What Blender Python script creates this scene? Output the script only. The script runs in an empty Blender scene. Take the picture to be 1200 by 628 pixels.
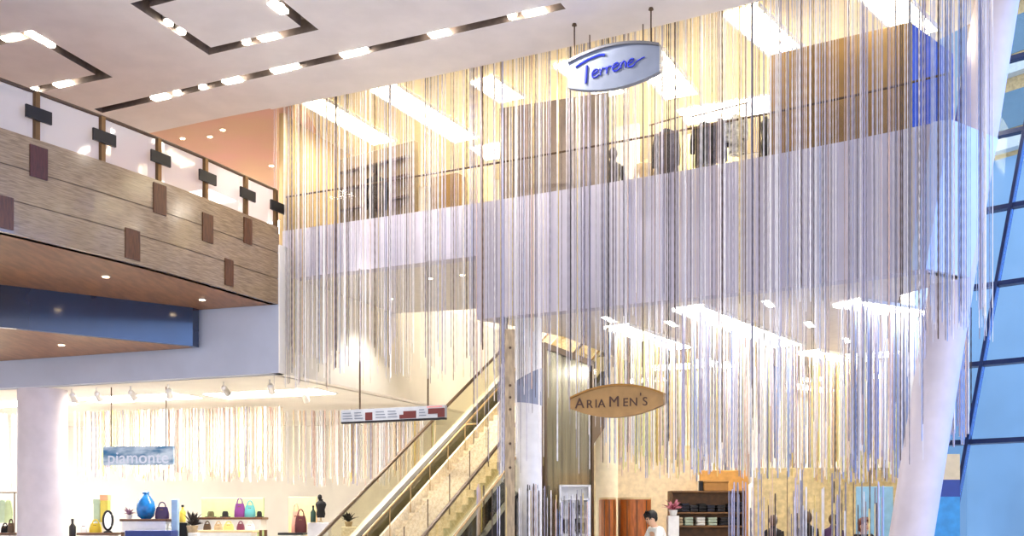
import bpy, bmesh, math, random
import numpy as np
from mathutils import Vector, Matrix
random.seed(7); rng = np.random.RandomState(11)
S = bpy.context.scene; C = S.collection
F = 1230.0; HX = 600.0; HY = 610.0; EYE = 1.6
PI = math.pi

# ------------------------------------------------------------------ helpers
def P(px, py, Y): return Vector(((px-HX)/F*Y, Y, EYE+(HY-py)/F*Y))
def PZ(px, py, z): return P(px, py, (z-EYE)*F/(HY-py))
def ZY(py, Y): return EYE+(HY-py)/F*Y
def lin(c):
    return tuple((v/255/12.92 if v/255 <= .04045 else ((v/255+.055)/1.055)**2.4) for v in c)+(1.0,)

MATS = {}
def mat(name, col, rough=.5, metal=0., emit=0., noise=0., scale=8., stretch=(1,1,1), col2=None, spec=.5, bump=0.):
    if name in MATS: return MATS[name]
    m = bpy.data.materials.new(name); m.use_nodes = True; nt = m.node_tree
    b = nt.nodes['Principled BSDF']
    b.inputs['Base Color'].default_value = lin(col); b.inputs['Roughness'].default_value = rough
    b.inputs['Metallic'].default_value = metal; b.inputs['Specular IOR Level'].default_value = spec
    if emit:
        b.inputs['Emission Color'].default_value = lin(col); b.inputs['Emission Strength'].default_value = emit
    else:
        tc = nt.nodes.new('ShaderNodeTexCoord'); mp = nt.nodes.new('ShaderNodeMapping'); nz = nt.nodes.new('ShaderNodeTexNoise')
        mp.inputs['Scale'].default_value = stretch; nz.inputs['Scale'].default_value = scale; nz.inputs['Detail'].default_value = 4
        nt.links.new(tc.outputs['Object'], mp.inputs['Vector']); nt.links.new(mp.outputs['Vector'], nz.inputs['Vector'])
        mx = nt.nodes.new('ShaderNodeMix'); mx.data_type = 'RGBA'
        c2 = col2 if col2 else tuple(max(0, v*(1-(noise or .05))) for v in col)
        mx.inputs[6].default_value = lin(col); mx.inputs[7].default_value = lin(c2)
        rp = nt.nodes.new('ShaderNodeMapRange'); rp.inputs[1].default_value = .35; rp.inputs[2].default_value = .65
        nt.links.new(nz.outputs['Fac'], rp.inputs[0]); nt.links.new(rp.outputs[0], mx.inputs[0])
        nt.links.new(mx.outputs[2], b.inputs['Base Color'])
        if bump:
            bp = nt.nodes.new('ShaderNodeBump'); bp.inputs['Strength'].default_value = bump
            nt.links.new(nz.outputs['Fac'], bp.inputs['Height']); nt.links.new(bp.outputs['Normal'], b.inputs['Normal'])
    MATS[name] = m; return m
def glass(name, tint, refl=.12, haze=0., hcol=(255,255,255), rough=.05):
    if name in MATS: return MATS[name]
    m = bpy.data.materials.new(name); m.use_nodes = True; nt = m.node_tree
    for n in list(nt.nodes): nt.nodes.remove(n)
    out = nt.nodes.new('ShaderNodeOutputMaterial'); t = nt.nodes.new('ShaderNodeBsdfTransparent'); g = nt.nodes.new('ShaderNodeBsdfGlossy')
    t.inputs[0].default_value = lin(tint); g.inputs['Roughness'].default_value = rough
    lw = nt.nodes.new('ShaderNodeLayerWeight'); lw.inputs[0].default_value = .25
    ma = nt.nodes.new('ShaderNodeMath'); ma.operation = 'MULTIPLY_ADD'; ma.inputs[1].default_value = .14; ma.inputs[2].default_value = refl
    nt.links.new(lw.outputs['Fresnel'], ma.inputs[0])
    mx = nt.nodes.new('ShaderNodeMixShader'); nt.links.new(ma.outputs[0], mx.inputs[0])
    nt.links.new(t.outputs[0], mx.inputs[1]); nt.links.new(g.outputs[0], mx.inputs[2]); last = mx
    if haze:
        d = nt.nodes.new('ShaderNodeBsdfTranslucent'); d.inputs[0].default_value = lin(hcol)
        d2 = nt.nodes.new('ShaderNodeBsdfDiffuse'); d2.inputs[0].default_value = lin(hcol)
        m1 = nt.nodes.new('ShaderNodeMixShader'); m1.inputs[0].default_value = .4
        nt.links.new(d.outputs[0], m1.inputs[1]); nt.links.new(d2.outputs[0], m1.inputs[2])
        m2 = nt.nodes.new('ShaderNodeMixShader'); m2.inputs[0].default_value = haze
        nt.links.new(mx.outputs[0], m2.inputs[1]); nt.links.new(m1.outputs[0], m2.inputs[2]); last = m2
    nt.links.new(last.outputs[0], out.inputs[0]); MATS[name] = m; return m

class MB:
    def __init__(s): s.v = []; s.f = []; s.mi = []
    def add(s, vs, fs, mi=0):
        o = len(s.v); s.v += [tuple(v) for v in vs]; s.f += [tuple(i+o for i in f) for f in fs]; s.mi += [mi]*len(fs); return s
    def box(s, x0, x1, y0, y1, z0, z1, mi=0, M=None, bev=0):
        if bev:
            bm = bmesh.new(); bmesh.ops.create_cube(bm, size=1)
            for v in bm.verts: v.co = Vector(((x0+x1)/2+v.co.x*(x1-x0), (y0+y1)/2+v.co.y*(y1-y0), (z0+z1)/2+v.co.z*(z1-z0)))
            bmesh.ops.bevel(bm, geom=bm.edges[:], offset=bev, segments=2, affect='EDGES', profile=.5)
            bm.verts.index_update(); vs = [M @ v.co if M else v.co.copy() for v in bm.verts]
            s.add(vs, [[v.index for v in f.verts] for f in bm.faces], mi); bm.free(); return s
        vs = [Vector((x, y, z)) for z in (z0, z1) for y in (y0, y1) for x in (x0, x1)]
        if M: vs = [M @ v for v in vs]
        return s.add(vs, [(0,2,3,1),(4,5,7,6),(0,1,5,4),(2,6,7,3),(0,4,6,2),(1,3,7,5)], mi)
    def prism(s, poly, z0, z1, mi=0):      # poly: list of (x,y)
        n = len(poly); area = sum(poly[i][0]*poly[(i+1)%n][1]-poly[(i+1)%n][0]*poly[i][1] for i in range(n))
        if area < 0: poly = poly[::-1]
        vs = [(p[0], p[1], z0) for p in poly]+[(p[0], p[1], z1) for p in poly]
        fs = [tuple(range(n))[::-1], tuple(range(n, 2*n))]+[(i, (i+1)%n, n+(i+1)%n, n+i) for i in range(n)]
        return s.add(vs, fs, mi)
    def hexa(s, lo, hi, mi=0):             # two quads (4 pts each)
        vs = list(lo)+list(hi); return s.add(vs, [(3,2,1,0),(4,5,6,7),(0,1,5,4),(1,2,6,5),(2,3,7,6),(3,0,4,7)], mi)
    def band(s, pts, z0, z1, th, mi=0, side=1):   # wall along plan polyline, thickness th towards 'side' normal
        pts = [Vector((p[0], p[1], 0)) for p in pts]; q = offset(pts, th*side)
        n = len(pts); vs = []
        for p, r in zip(pts, q): vs += [(p.x,p.y,z0),(p.x,p.y,z1),(r.x,r.y,z1),(r.x,r.y,z0)]
        fs = []
        for i in range(n-1):
            a = 4*i; b = a+4
            for k in range(4): fs.append((a+k, a+(k+1)%4, b+(k+1)%4, b+k))
        fs += [(3,2,1,0), (4*n-4,4*n-3,4*n-2,4*n-1)]
        return s.add(vs, fs, mi)
    def tube(s, pts, r, n=8, mi=0, closed=False):
        pts = [Vector(p) for p in pts]; k = len(pts); rs = r if isinstance(r, (list, tuple)) else [r]*k
        vs = []; up = Vector((0,0,1))
        for i in range(k):
            if closed: t = pts[(i+1)%k]-pts[i-1]
            else: t = pts[min(i+1,k-1)]-pts[max(i-1,0)]
            t.normalize(); u = up if abs(t.z) < .95 else Vector((0,1,0))
            a = t.cross(u).normalized(); b = t.cross(a)
            vs += [pts[i]+(a*math.cos(2*PI*j/n)+b*math.sin(2*PI*j/n))*rs[i] for j in range(n)]
        fs = []
        for i in range(k if closed else k-1):
            a0 = i*n; b0 = ((i+1)%k)*n
            fs += [(a0+j, a0+(j+1)%n, b0+(j+1)%n, b0+j) for j in range(n)]
        if not closed: fs += [tuple(range(n))[::-1], tuple(range((k-1)*n, k*n))]
        return s.add(vs, fs, mi)
    def lathe(s, prof, c=(0,0,0), n=20, mi=0, sx=1, sy=1, M=None):
        vs = []; 
        for r, z in prof: vs += [Vector((c[0]+r*sx*math.cos(2*PI*j/n), c[1]+r*sy*math.sin(2*PI*j/n), c[2]+z)) for j in range(n)]
        if M: vs = [M @ v for v in vs]
        fs = []
        for i in range(len(prof)-1): fs += [(i*n+j, i*n+(j+1)%n, (i+1)*n+(j+1)%n, (i+1)*n+j) for j in range(n)]
        fs += [tuple(range(n))[::-1], tuple(range((len(prof)-1)*n, len(prof)*n))]
        return s.add(vs, fs, mi)
    def sphere(s, c, r, n=14, m=9, sc=(1,1,1), mi=0):
        prof = [(max(.02,math.sin(PI*i/m))*r, -math.cos(PI*i/m)*r*sc[2]) for i in range(m+1)]
        return s.lathe(prof, c, n, mi, sc[0], sc[1])
    def build(s, name, mats, parent=None, smooth=False, **kw):
        me = bpy.data.meshes.new(name); me.from_pydata(s.v, [], s.f); me.update()
        if not isinstance(mats, (list, tuple)): mats = [mats]
        for m in mats: me.materials.append(m)
        for p, i in zip(me.polygons, s.mi): p.material_index = i
        if smooth:
            me.polygons.foreach_set('use_smooth', [True]*len(me.polygons))
            try: me.set_sharp_from_angle(angle=.7)
            except Exception: pass
        o = bpy.data.objects.new(name, me); C.objects.link(o)
        if parent: o.parent = parent
        for k, v in kw.items(): o[k] = v
        return o
def offset(pts, d):
    out = []
    for i in range(len(pts)):
        t = pts[min(i+1,len(pts)-1)]-pts[max(i-1,0)]; t.normalize()
        out.append(pts[i]+Vector((-t.y, t.x, 0))*d)
    return out
def thing(name, label, cat, loc=(0,0,0), rz=0, group=None):
    o = bpy.data.objects.new(name, None); C.objects.link(o); o.empty_display_size = .1
    o.location = loc; o.rotation_euler = (0,0,rz); return tag(o, label, cat, group)
def tag(o, label, cat, group=None, kind=None):
    o['label'] = label; o['category'] = cat
    if group: o['group'] = group
    if kind: o['kind'] = kind
    return o
def struct(o): o['kind'] = 'structure'; return o
def dup(root, loc, rz, label, group=None):
    r = root.copy(); C.objects.link(r); r.location = loc; r.rotation_euler = (0,0,rz); r['label'] = label
    if group: r['group'] = group
    for ch in list(root.children):
        c = ch.copy(); C.objects.link(c); c.parent = r
        for g in list(ch.children):
            d = g.copy(); C.objects.link(d); d.parent = c
    return r
def recenter(o, loc):                      # move a mesh's origin to loc
    loc = Vector(loc); o.data.transform(Matrix.Translation(-loc)); o.location = loc; return o

# ------------------------------------------------------------------ materials
M_ceil   = mat('ceiling_paint', (242,236,234), .8, noise=.03, scale=2)
M_ceil2  = mat('store_ceiling', (247,234,202), .7, noise=.03)
M_pink   = mat('gallery_pink_lit', (230,178,168), .7, noise=.15, scale=.6, col2=(226,188,160))  # pink cast of coloured light put into the ceiling colour
M_fascia = mat('fascia_plaster', (208,204,218), .6, noise=.05, scale=1.5)
M_side   = mat('slab_end_daylit', (206,220,240), .4, noise=.05, scale=2)  # daylight from the facade put into the colour as pale blue
M_wall   = mat('bulkhead_plaster', (186,194,214), .7, noise=.04, scale=1.2)
M_cream  = mat('cream_wall', (246,242,234), .7, noise=.04, scale=1.0)
M_tan    = mat('tan_panel', (228,204,156), .6, noise=.12, scale=1.5)
M_white  = mat('white_gloss', (240,240,240), .4, noise=.03)
M_col    = mat('column_paint', (214,206,214), .45, noise=.04, scale=3)
M_veneer = mat('veneer_panel', (162,138,108), .14, noise=.2, scale=5, stretch=(1,1,14), col2=(130,108,82), spec=1.0)
M_soffit = mat('timber_soffit', (154,108,70), .42, noise=.18, scale=4, stretch=(3,.6,1))
M_dark   = mat('dark_veneer_sky', (26,50,84), .12, noise=.3, scale=.45, stretch=(1,1,.6), col2=(28,28,34), spec=1.0)  # blue sky reflection partly put into the veneer colour
M_inlay  = mat('walnut_inlay', (104,62,34), .4, noise=.25, scale=6, stretch=(8,8,1))
M_inlay2 = mat('mahogany_inlay', (84,34,32), .35, noise=.25, scale=6, stretch=(8,8,1))
M_black  = mat('black_metal', (24,22,26), .4, .3)
M_bronze = mat('bronze_metal', (120,92,60), .35, .7)
M_brown  = mat('brown_metal', (92,72,54), .4, .4)
M_gold   = mat('gold_rail', (176,146,100), .4, .5)
M_deck   = mat('deck_trim', (236,232,226), .4, .2)
M_steel  = mat('brushed_steel', (226,224,222), .28, .8)
M_floor  = mat('stone_floor', (222,216,208), .35, noise=.12, scale=.8)
M_slot   = mat('slot_dark', (112,98,90), .6, noise=.2)
M_stepk  = mat('escalator_step', (16,12,10), .6, .0, noise=.4, scale=30, stretch=(1,1,1))
M_stone  = mat('terrazzo', (240,228,200), .5, noise=.2, scale=22, col2=(214,196,162))
M_glassb = glass('balcony_glass', (250,250,252), .12, .42, (250,250,250))
M_glasse = glass('escalator_glass', (254,252,238), .03)
M_glassr = glass('guard_glass', (250,250,250), .02)
M_glassw = glass('facade_glass', (228,241,252), .008)
E_white  = mat('lamp_white', (255,244,226), emit=30)
E_cove   = mat('cove_glow', (255,240,202), emit=17)
E_cove2  = mat('cove_glow_cool', (255,249,238), emit=18)
E_left   = mat('left_fill_glow', (255,247,234), emit=34)
E_panel  = mat('fill_glow', (255,246,230), emit=16)
E_small  = mat('downlight_glow', (255,226,180), emit=14)

# ------------------------------------------------------------------ storefront curve
_px = np.array([331,470,560,660,760,860,960,1060,1114.]); _D = np.array([19.85,18.69,18.09,17.39,16.67,15.98,15.33,14.66,14.31])
_cf = np.polyfit(_px, _D, 3)
def fc(px, off=0.):                        # plan point on fascia line; off>0 is towards the atrium
    f = lambda q: Vector(((q-HX)/F*np.polyval(_cf, q), np.polyval(_cf, q), 0))
    p = f(px); t = (f(px+2)-f(px-2)).normalized(); n = Vector((t.y, -t.x, 0))
    if n.y > 0: n = -n
    return p+n*off
ZF = 7.07; ZB = 5.08; ZB2 = 6.17; ZC = 9.25; ZU = 6.7; ZL = 4.33
DB = Vector((.41, .912, 0)); DA = Vector((.912, -.41, 0))

# ------------------------------------------------------------------ setting
struct(MB().prism([(-30,-6),(30,-6),(30,45),(-30,45)], -.3, 0).build('floor', M_floor))

# atrium ceiling, with real light slots cut in it
def poly2d(pxs): return [PZ(x, y, ZC).to_2d() for x, y in pxs]
edge = [fc(q, .38).to_2d() for q in np.linspace(331, 1180, 24)]
pl = PZ(150, 160, ZC).to_2d()
outer = [Vector((-26,-5)), Vector((12,-5)), Vector((12, 9.5))]+[Vector(e) for e in edge[::-1]]+[PZ(260,138,ZC).to_2d(), PZ(185,154,ZC).to_2d(), PZ(90,174,ZC).to_2d(), Vector((-26,27.5))]
def strip(a, b, w):
    d = (b-a).normalized(); n = Vector((-d.y, d.x))*w/2; return [a-n, b-n, b+n, a+n]
def ring(c, w):                            # c: four plan corners; returns outer and inner loops
    n = len(c); cen = sum(c, Vector((0,0)))/n
    def inset(dist):
        L = []
        for i in range(n):
            a, b, d = c[i-1], c[i], c[(i+1)%n]
            u = (b-a).normalized(); v = (d-b).normalized()
            nu = Vector((-u.y,u.x)); nv = Vector((-v.y,v.x))
            if nu.dot(cen-b) < 0: nu = -nu
            if nv.dot(cen-b) < 0: nv = -nv
            k = (nu+nv); k = k/(1+nu.dot(nv)); L.append(b+k*dist)
        return L
    return inset(-w/2), inset(w/2)
m0 = poly2d([(115,130)])[0]; m1 = poly2d([(660,7)])[0]
slot_main = strip(m0, m1, .2)
c1 = poly2d([(246,60),(363,33)]); c1t = poly2d([(164,6)])[0]; ringB = [c1[0], c1[1], c1[1]+(c1t-c1[0]), c1t]
c2 = poly2d([(122,89),(37,40)]); c2l = poly2d([(30,107.5)])[0]; c2l = c2[0]+(c2l-c2[0])*1.15; ringA = [c2[0], c2[1], c2[1]+(c2l-c2[0]), c2l]
roB, riB = ring(ringB, .2); roA, riA = ring(ringA, .2)
bm = bmesh.new()
def loop(pts):
    vs = [bm.verts.new((p.x, p.y, ZC)) for p in pts]
    return [bm.edges.new((vs[i], vs[(i+1)%len(vs)])) for i in range(len(vs))]
es = loop(outer)+loop(slot_main)+loop(roB)+loop(roA)
bmesh.ops.triangle_fill(bm, edges=es, use_beauty=True, use_dissolve=False)
for r in (riA, riB): bm.faces.new([bm.verts.new((p.x, p.y, ZC)) for p in r])
bmesh.ops.recalc_face_normals(bm, faces=bm.faces[:])
for f in bm.faces:
    if f.normal.z > 0: f.normal_flip()
me = bpy.data.meshes.new('ceiling'); bm.to_mesh(me); bm.free(); me.materials.append(M_ceil)
o = bpy.data.objects.new('ceiling', me); C.objects.link(o); struct(o)
# upstand at the ceiling edge
mb = MB(); mb.band([Vector((e[0],e[1],0)) for e in edge], ZC, ZC+.5, .05, side=1); struct(mb.build('trim_1', M_ceil))

def lampset(root, pts, kind):
    for (x, y, big) in pts:
        q = PZ(x, y, ZC); a = root['_dir'] if '_dir' in root else None
        mb = MB()
        if big:
            d = Vector(big).to_3d().normalized(); n = Vector((-d.y, d.x, 0))
            L, W = .17, .07
            lo = [q-d*L-n*W, q+d*L-n*W, q+d*L+n*W, q-d*L+n*W]
            mb.hexa([p+Vector((0,0,-.012)) for p in lo], [p+Vector((0,0,.04)) for p in lo])
        else:
            mb.lathe([(.06,-.01),(.06,.03),(.045,.05)], (q.x,q.y,q.z), 14)
        hb = MB()
        hb.lathe([(.095,.045),(.095,.16),(.06,.2)], (q.x,q.y,q.z), 12)
        h = hb.build('spotlight', M_steel, root); mb.build('lens', E_white, h)
def channel(name, label, loops, closed):
    t = thing(name, label, 'light slot'); mb = MB(); h = .22
    for L in loops:
        n = len(L); vs = [(p.x,p.y,ZC) for p in L]+[(p.x,p.y,ZC+h) for p in L]
        mb.add(vs, [(i,(i+1)%n,n+(i+1)%n,n+i) for i in range(n)])
    if closed:
        a, b = loops; n = len(a); vs = [(p.x,p.y,ZC+h) for p in a]+[(p.x,p.y,ZC+h) for p in b]
        mb.add(vs, [(i,(i+1)%n,n+(i+1)%n,n+i) for i in range(n)])
    else:
        L = loops[0]; mb.add([(p.x,p.y,ZC+h) for p in L], [(0,1,2,3)])
    mb.build('channel', M_slot, t); return t
dM = m1-m0; dA2 = c1[1]-c1[0]; dB2 = c1t-c1[0]
t = channel('light_slot', 'long dark straight light slot running across the atrium ceiling', [slot_main], False)
lampset(t, [(188,114.5,dM),(207,110,0),(237,103,0),(272,95,dM),(329,82,dM),(345,78.5,0),(411,63.5,dM),(426,60,0),(515,40,dM),(600,20.5,0),(626,14.7,dM)], 0)
t = channel('light_slot', 'square ring light slot at the top of the atrium ceiling', [roB, riB], True)
lampset(t, [(198,28.5,0),(213,38.5,0),(288,50.3,0),(315,44,dA2),(326,9.5,dB2)], 0)
t = channel('light_slot', 'ring light slot at the far left of the ceiling above the balcony rail', [roA, riA], True)
lampset(t, [(13,44,dA2),(43,43.5,dB2),(60,53.5,0),(74,98.6,dA2),(40,105.5,0)], 0)

# fascia of the upper shop floor
pts = [fc(q) for q in np.linspace(331, 558, 10)]
struct(MB().band(pts, ZB2-.012, ZF, .25, side=1).build('wall_fascia', M_fascia))
pts = [fc(q) for q in np.linspace(558, 1085, 22)]
topR = fc(1114)
mb = MB(); mb.band(pts, ZB-.012, ZF, .25, side=1)
# slanted right end of the fascia and the end face towards the glass facade
b0 = fc(1085); b1 = P(1136, 326, 15.02); tt1 = P(1170, 152, 15.02)
struct(mb.build('wall_fascia_deep', M_fascia))
mb = MB()
q0, q1, q2, q3 = Vector((b0.x,b0.y,ZB)), Vector((topR.x,topR.y,ZF)), Vector((tt1.x,tt1.y,ZF)), Vector((b1.x,b1.y,ZB))
q0t = Vector((b0.x,b0.y,ZF)); bk = Vector((-.05,.25,0))
mb.add([q0, q1, q0t, q0+bk, q1+bk, q0t+bk], [(0,1,2),(5,4,3),(0,3,4,1),(1,4,5,2),(2,5,3,0)], 0)
mb.add([q0,q3,q2,q1, q0+Vector((-.2,.1,0)), q3+Vector((-.2,.1,0)), q2+Vector((-.2,.1,0)), q1+Vector((-.2,.1,0))], [(0,1,2,3),(7,6,5,4),(0,4,5,1),(1,5,6,2),(2,6,7,3),(3,7,4,0)], 1)
struct(mb.build('wall_right', [M_fascia, M_side]))

# slabs: soffits and upper floor (right shop, and strip in front of the escalator void)
frontR = [fc(q, -.24) for q in np.linspace(558, 1085, 22)]
polyR = [(p.x,p.y) for p in frontR]+[(b1.x-.05,b1.y),(6.0,16.2),(6.4,17.8),(11.2,28.3),(5.5,29),(1.0,19.9),(-.03,18.7)]
struct(MB().prism(polyR, ZB, ZU-.2).build('ceiling_lower_store', mat('lower_ceiling',(228,222,222),.7,noise=.03)))
struct(MB().prism(polyR, ZU-.2, ZU).build('floor_upper', M_floor))
wl0 = Vector((-4.29,19.4,0)); wl1 = wl0+DB*12
frontL = [fc(q, -.24) for q in np.linspace(331, 558, 10)]
polyL = [(p.x,p.y) for p in frontL]+[(-.05,18.75),(.9,19.95),(1.4,21.0),(-.9,22.7),(-2.75,23.2)]
struct(MB().prism(polyL, ZB2, ZU).build('ceiling_void_edge', mat('void_soffit',(218,214,212),.7,noise=.03)))
# side bulkhead of the void (direction B) and left bulkhead over the ground floor shop
struct(MB().band([wl0, wl1], ZL, ZU, .2, side=1).build('wall_void', M_cream))
wL = [Vector((-4.32,19.41,0)), Vector((-10.57,21.66,0)), Vector((-22,25.8,0))]
struct(MB().band(wL, ZL, ZU, .25, side=-1).build('wall_left', M_wall))
# ground floor left shop: ceiling, back wall
struct(MB().prism([(-4.5,19.7),(-10.6,21.9),(-22,26.0),(-22,34),(-3.0,34),(wl1.x-.3,wl1.y)], ZL, ZL+.3).build('ceiling_left_store', M_cream))
# back walls
struct(MB().band([(-24,30.5),(-8,30.5),(11.4,28.5)], 0, ZC+.6, .3, side=1).build('wall_back', M_cream))
# gallery and upper shop floor / ceilings
struct(MB().prism([(-4.35,19.9),(-22,26.1),(-22,31),(-3,31),(-1.2,27)], ZU-.35, ZU).build('floor_gallery', M_floor))
zc2 = ZC+.12
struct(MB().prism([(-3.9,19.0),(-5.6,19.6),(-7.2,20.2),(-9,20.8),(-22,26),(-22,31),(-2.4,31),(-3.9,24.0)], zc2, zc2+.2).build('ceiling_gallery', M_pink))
es2 = [fc(q, .3) for q in np.linspace(331, 1180, 20)]
struct(MB().prism([(p.x,p.y) for p in es2]+[(8.2,14.3),(6.9,17.0),(11.3,28.4),(-2.4,30.6),(-4.15,24.0)], zc2+.01, zc2+.25).build('ceiling_upper_store', M_ceil2))
struct(MB().band([(-4.33,20.0),(-4.0,21.0),(-2.6,24.2)], ZU, zc2, .12, side=1).build('wall_gallery', mat('gallery_slats',(214,186,130),.6,noise=.25,scale=3,stretch=(6,6,.2))))
# far wall of the upper shop
struct(MB().band([(-2.6,24.6),(4,22.6),(7.7,21.2)], ZU, zc2, .15, side=1).build('wall_upper_store', M_cream))

struct(MB().band([(6.5,17.55),(11.3,28.6)], 0, zc2+.2, .2, side=-1).build('wall_store_right', M_cream))
# ------------------------------------------------------------------ balcony on the left
bc = [(0,90),(45,106.5),(122,135),(187,160.5),(242,184),(291,206),(327,222)]
zr = 7.73
BP = [PZ(x,y,zr).to_2d().to_3d() for x,y in bc]
ext = BP[0]-BP[1]; BL = [BP[0]+ext.normalized()*(.9*k)+Vector((-.05*k*k,0,0)) for k in (4,3,2,1)]+BP
def bspl(pts, n=6):
    out = []
    for i in range(len(pts)-1):
        p0 = pts[max(i-1,0)]; p1 = pts[i]; p2 = pts[i+1]; p3 = pts[min(i+2,len(pts)-1)]
        for k in range(n):
            t = k/n; out.append(.5*((2*p1)+(p2-p0)*t+(2*p0-5*p1+4*p2-p3)*t*t+(3*p1-p0-3*p2+p3)*t**3))
    return out+[pts[-1]]
BS = bspl(BL)
t = MB()
t.band(BS, 5.6, 6.06, .16, side=1); t.band(BS, 6.075, 6.54, .16, side=1); t.band(BS, 6.555, 7.03, .16, side=1)
inn = offset(BS, .012)
t.band(inn, 5.62, 7.01, .14, side=1, mi=1)
wb = struct(t.build('wall_balcony', [M_veneer, M_brown]))
# inlays
def onbal(px):
    best = min(range(len(BS)-1), key=lambda i: abs((BS[i].x/BS[i].y*F+HX+BS[i+1].x/BS[i+1].y*F+HX)/2-px))
    a, b = BS[best], BS[best+1]; k = (px-HX)/F
    u = (k*a.y-a.x)/((b.x-a.x)-k*(b.y-a.y)); return a+(b-a)*u, (b-a).normalized()
for px, y0, y1, w, m in [(45,172,209,14,M_inlay2),(6,230,268,12,M_inlay),(187,216,251,12,M_inlay),(155,269,304,13,M_inlay),(243,251,284,11,M_inlay),(290,256,286,9,M_inlay),(268,304,335,9,M_inlay)]:
    p, d = onbal(px); Y = p.y; n = Vector((d.y,-d.x,0)); z0 = max(5.62,ZY(y1,Y)); z1 = min(7.02,ZY(y0,Y)); hw = w/2/F*Y*1.6
    lo = [p-d*hw+n*.02, p+d*hw+n*.02, p+d*hw-n*.01, p-d*hw-n*.01]
    MB().hexa([Vector((q.x,q.y,z0)) for q in lo], [Vector((q.x,q.y,z1)) for q in lo]).build('inlay', m, wb)
# balcony soffit and slab
back = [(-4.34,19.42),(-6.0,19.95),(-10.57,21.6),(-13,22.4)]
struct(MB().prism([(p.x,p.y) for p in offset(BS,.05)]+back, 5.6, 6.7).build('ceiling_balcony', M_soffit))
# lower dark bulkhead under the balcony
lowp = [Vector((-14.5,13.6,0)), Vector((-11.4,15.85,0)), Vector((-8.66,17.8,0)), Vector((-6.0,19.72,0))]
mb = MB(); mb.band(lowp, 4.88, 5.6, .1, side=1); mb.prism([(-6.0,19.72),(-5.93,19.88),(-6.03,19.93),(-6.1,19.8)], 4.88, 5.6)
struct(mb.build('wall_bulkhead', M_dark))
struct(MB().prism([(p.x,p.y) for p in offset(lowp,.05)]+[(-6.05,19.95),(-10.5,21.6),(-17,23.6)], 4.885, 5.0).build('ceiling_bulkhead', M_soffit))

# balcony railing
rail = thing('glass_railing', 'glass balcony railing with black clamps and bronze posts at upper left', 'railing', BP[3])
def rel(o): o.matrix_parent_inverse = Matrix.Translation(-o.parent.location); return o
mid = offset(BS, .08)
rel(MB().tube([Vector((p.x,p.y,zr)) for p in mid], .028, 8).build('handrail', M_brown, rail, True))
posts = [-80, 45, 122, 188, 243, 290, 325]; pp = []
for px in posts:
    p, d = onbal(px) if px > -20 else (BS[10].copy(), (BS[11]-BS[10]).normalized()); n = Vector((d.y,-d.x,0)); c = p-n*.06
    pp.append((c, d, n)); w = .035
    mb = MB(); lo = [c-d*w+n*.05, c+d*w+n*.05, c+d*w-n*.03, c-d*w-n*.03]
    mb.hexa([q+Vector((0,0,6.95)) for q in lo], [q+Vector((0,0,zr-.02)) for q in lo])
    ps = rel(mb.build('post', M_bronze, rail))
    mb = MB(); zc = 7.39; lo = [c-d*.2+n*.085, c+d*.2+n*.085, c+d*.2+n*.05, c-d*.2+n*.05]
    mb.hexa([q+Vector((0,0,zc-.09)) for q in lo], [q+Vector((0,0,zc+.09)) for q in lo])
    o = mb.build('clamp', M_black, ps)
mids = [Vector((p.x,p.y,0)) for p in mid]
def near(c): return min(range(len(mids)), key=lambda i: (mids[i]-Vector((c.x,c.y,0))).length)
for a, b in zip(pp[:-1], pp[1:]):
    ia, ib = near(a[0]), near(b[0]); seg = [a[0]]+[mids[i] for i in range(ia+1, ib)]+[b[0]]
    seg[0] = seg[0]+a[1]*.05; seg[-1] = seg[-1]-b[1]*.05
    rel(MB().band(seg, 7.04, zr-.03, .012, side=1).build('glass_panel', M_glassb, rail))

# ------------------------------------------------------------------ downlights
def downlight(q, label, group, r=.05):
    t = thing('downlight', label, 'downlight', q, 0, group)
    MB().lathe([(r*1.5,-.008),(r*1.5,.02),(r*1.2,.02)], n=16).build('trim_ring', M_steel, t)
    MB().lathe([(r,-.014),(r,.01),(r*.5,.015)], n=14).build('lens', E_small, t)
downlight(PZ(124,324,5.598), 'small recessed downlight near the middle of the balcony soffit', 'downlights in the balcony soffit')
downlight(PZ(237,351,5.598), 'small recessed downlight near the pointed right end of the balcony soffit', 'downlights in the balcony soffit')
downlight(PZ(72,404,4.882), 'small recessed downlight under the dark blue bulkhead', None)
for x, y, lb in [(214,162,'leftmost tiny downlight in the pink gallery ceiling'),(246,160,'tiny downlight in the pink gallery ceiling, second from left'),(261,152,'topmost tiny downlight in the pink gallery ceiling'),(318,194,'tiny downlight in the pink gallery ceiling beside the bead curtain')]:
    downlight(PZ(x,y,zc2-.002), lb, 'downlights in the pink gallery ceiling', .045)
for x, y, lb in [(458,350,'tiny downlight in the soffit above the escalator, left one'),(504,326,'tiny downlight in the soffit above the escalator, middle one'),(542,322,'tiny downlight in the soffit above the escalator, right one')]:
    downlight(PZ(x,y,ZB2-.002), lb, 'downlights above the escalators', .045)

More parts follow.
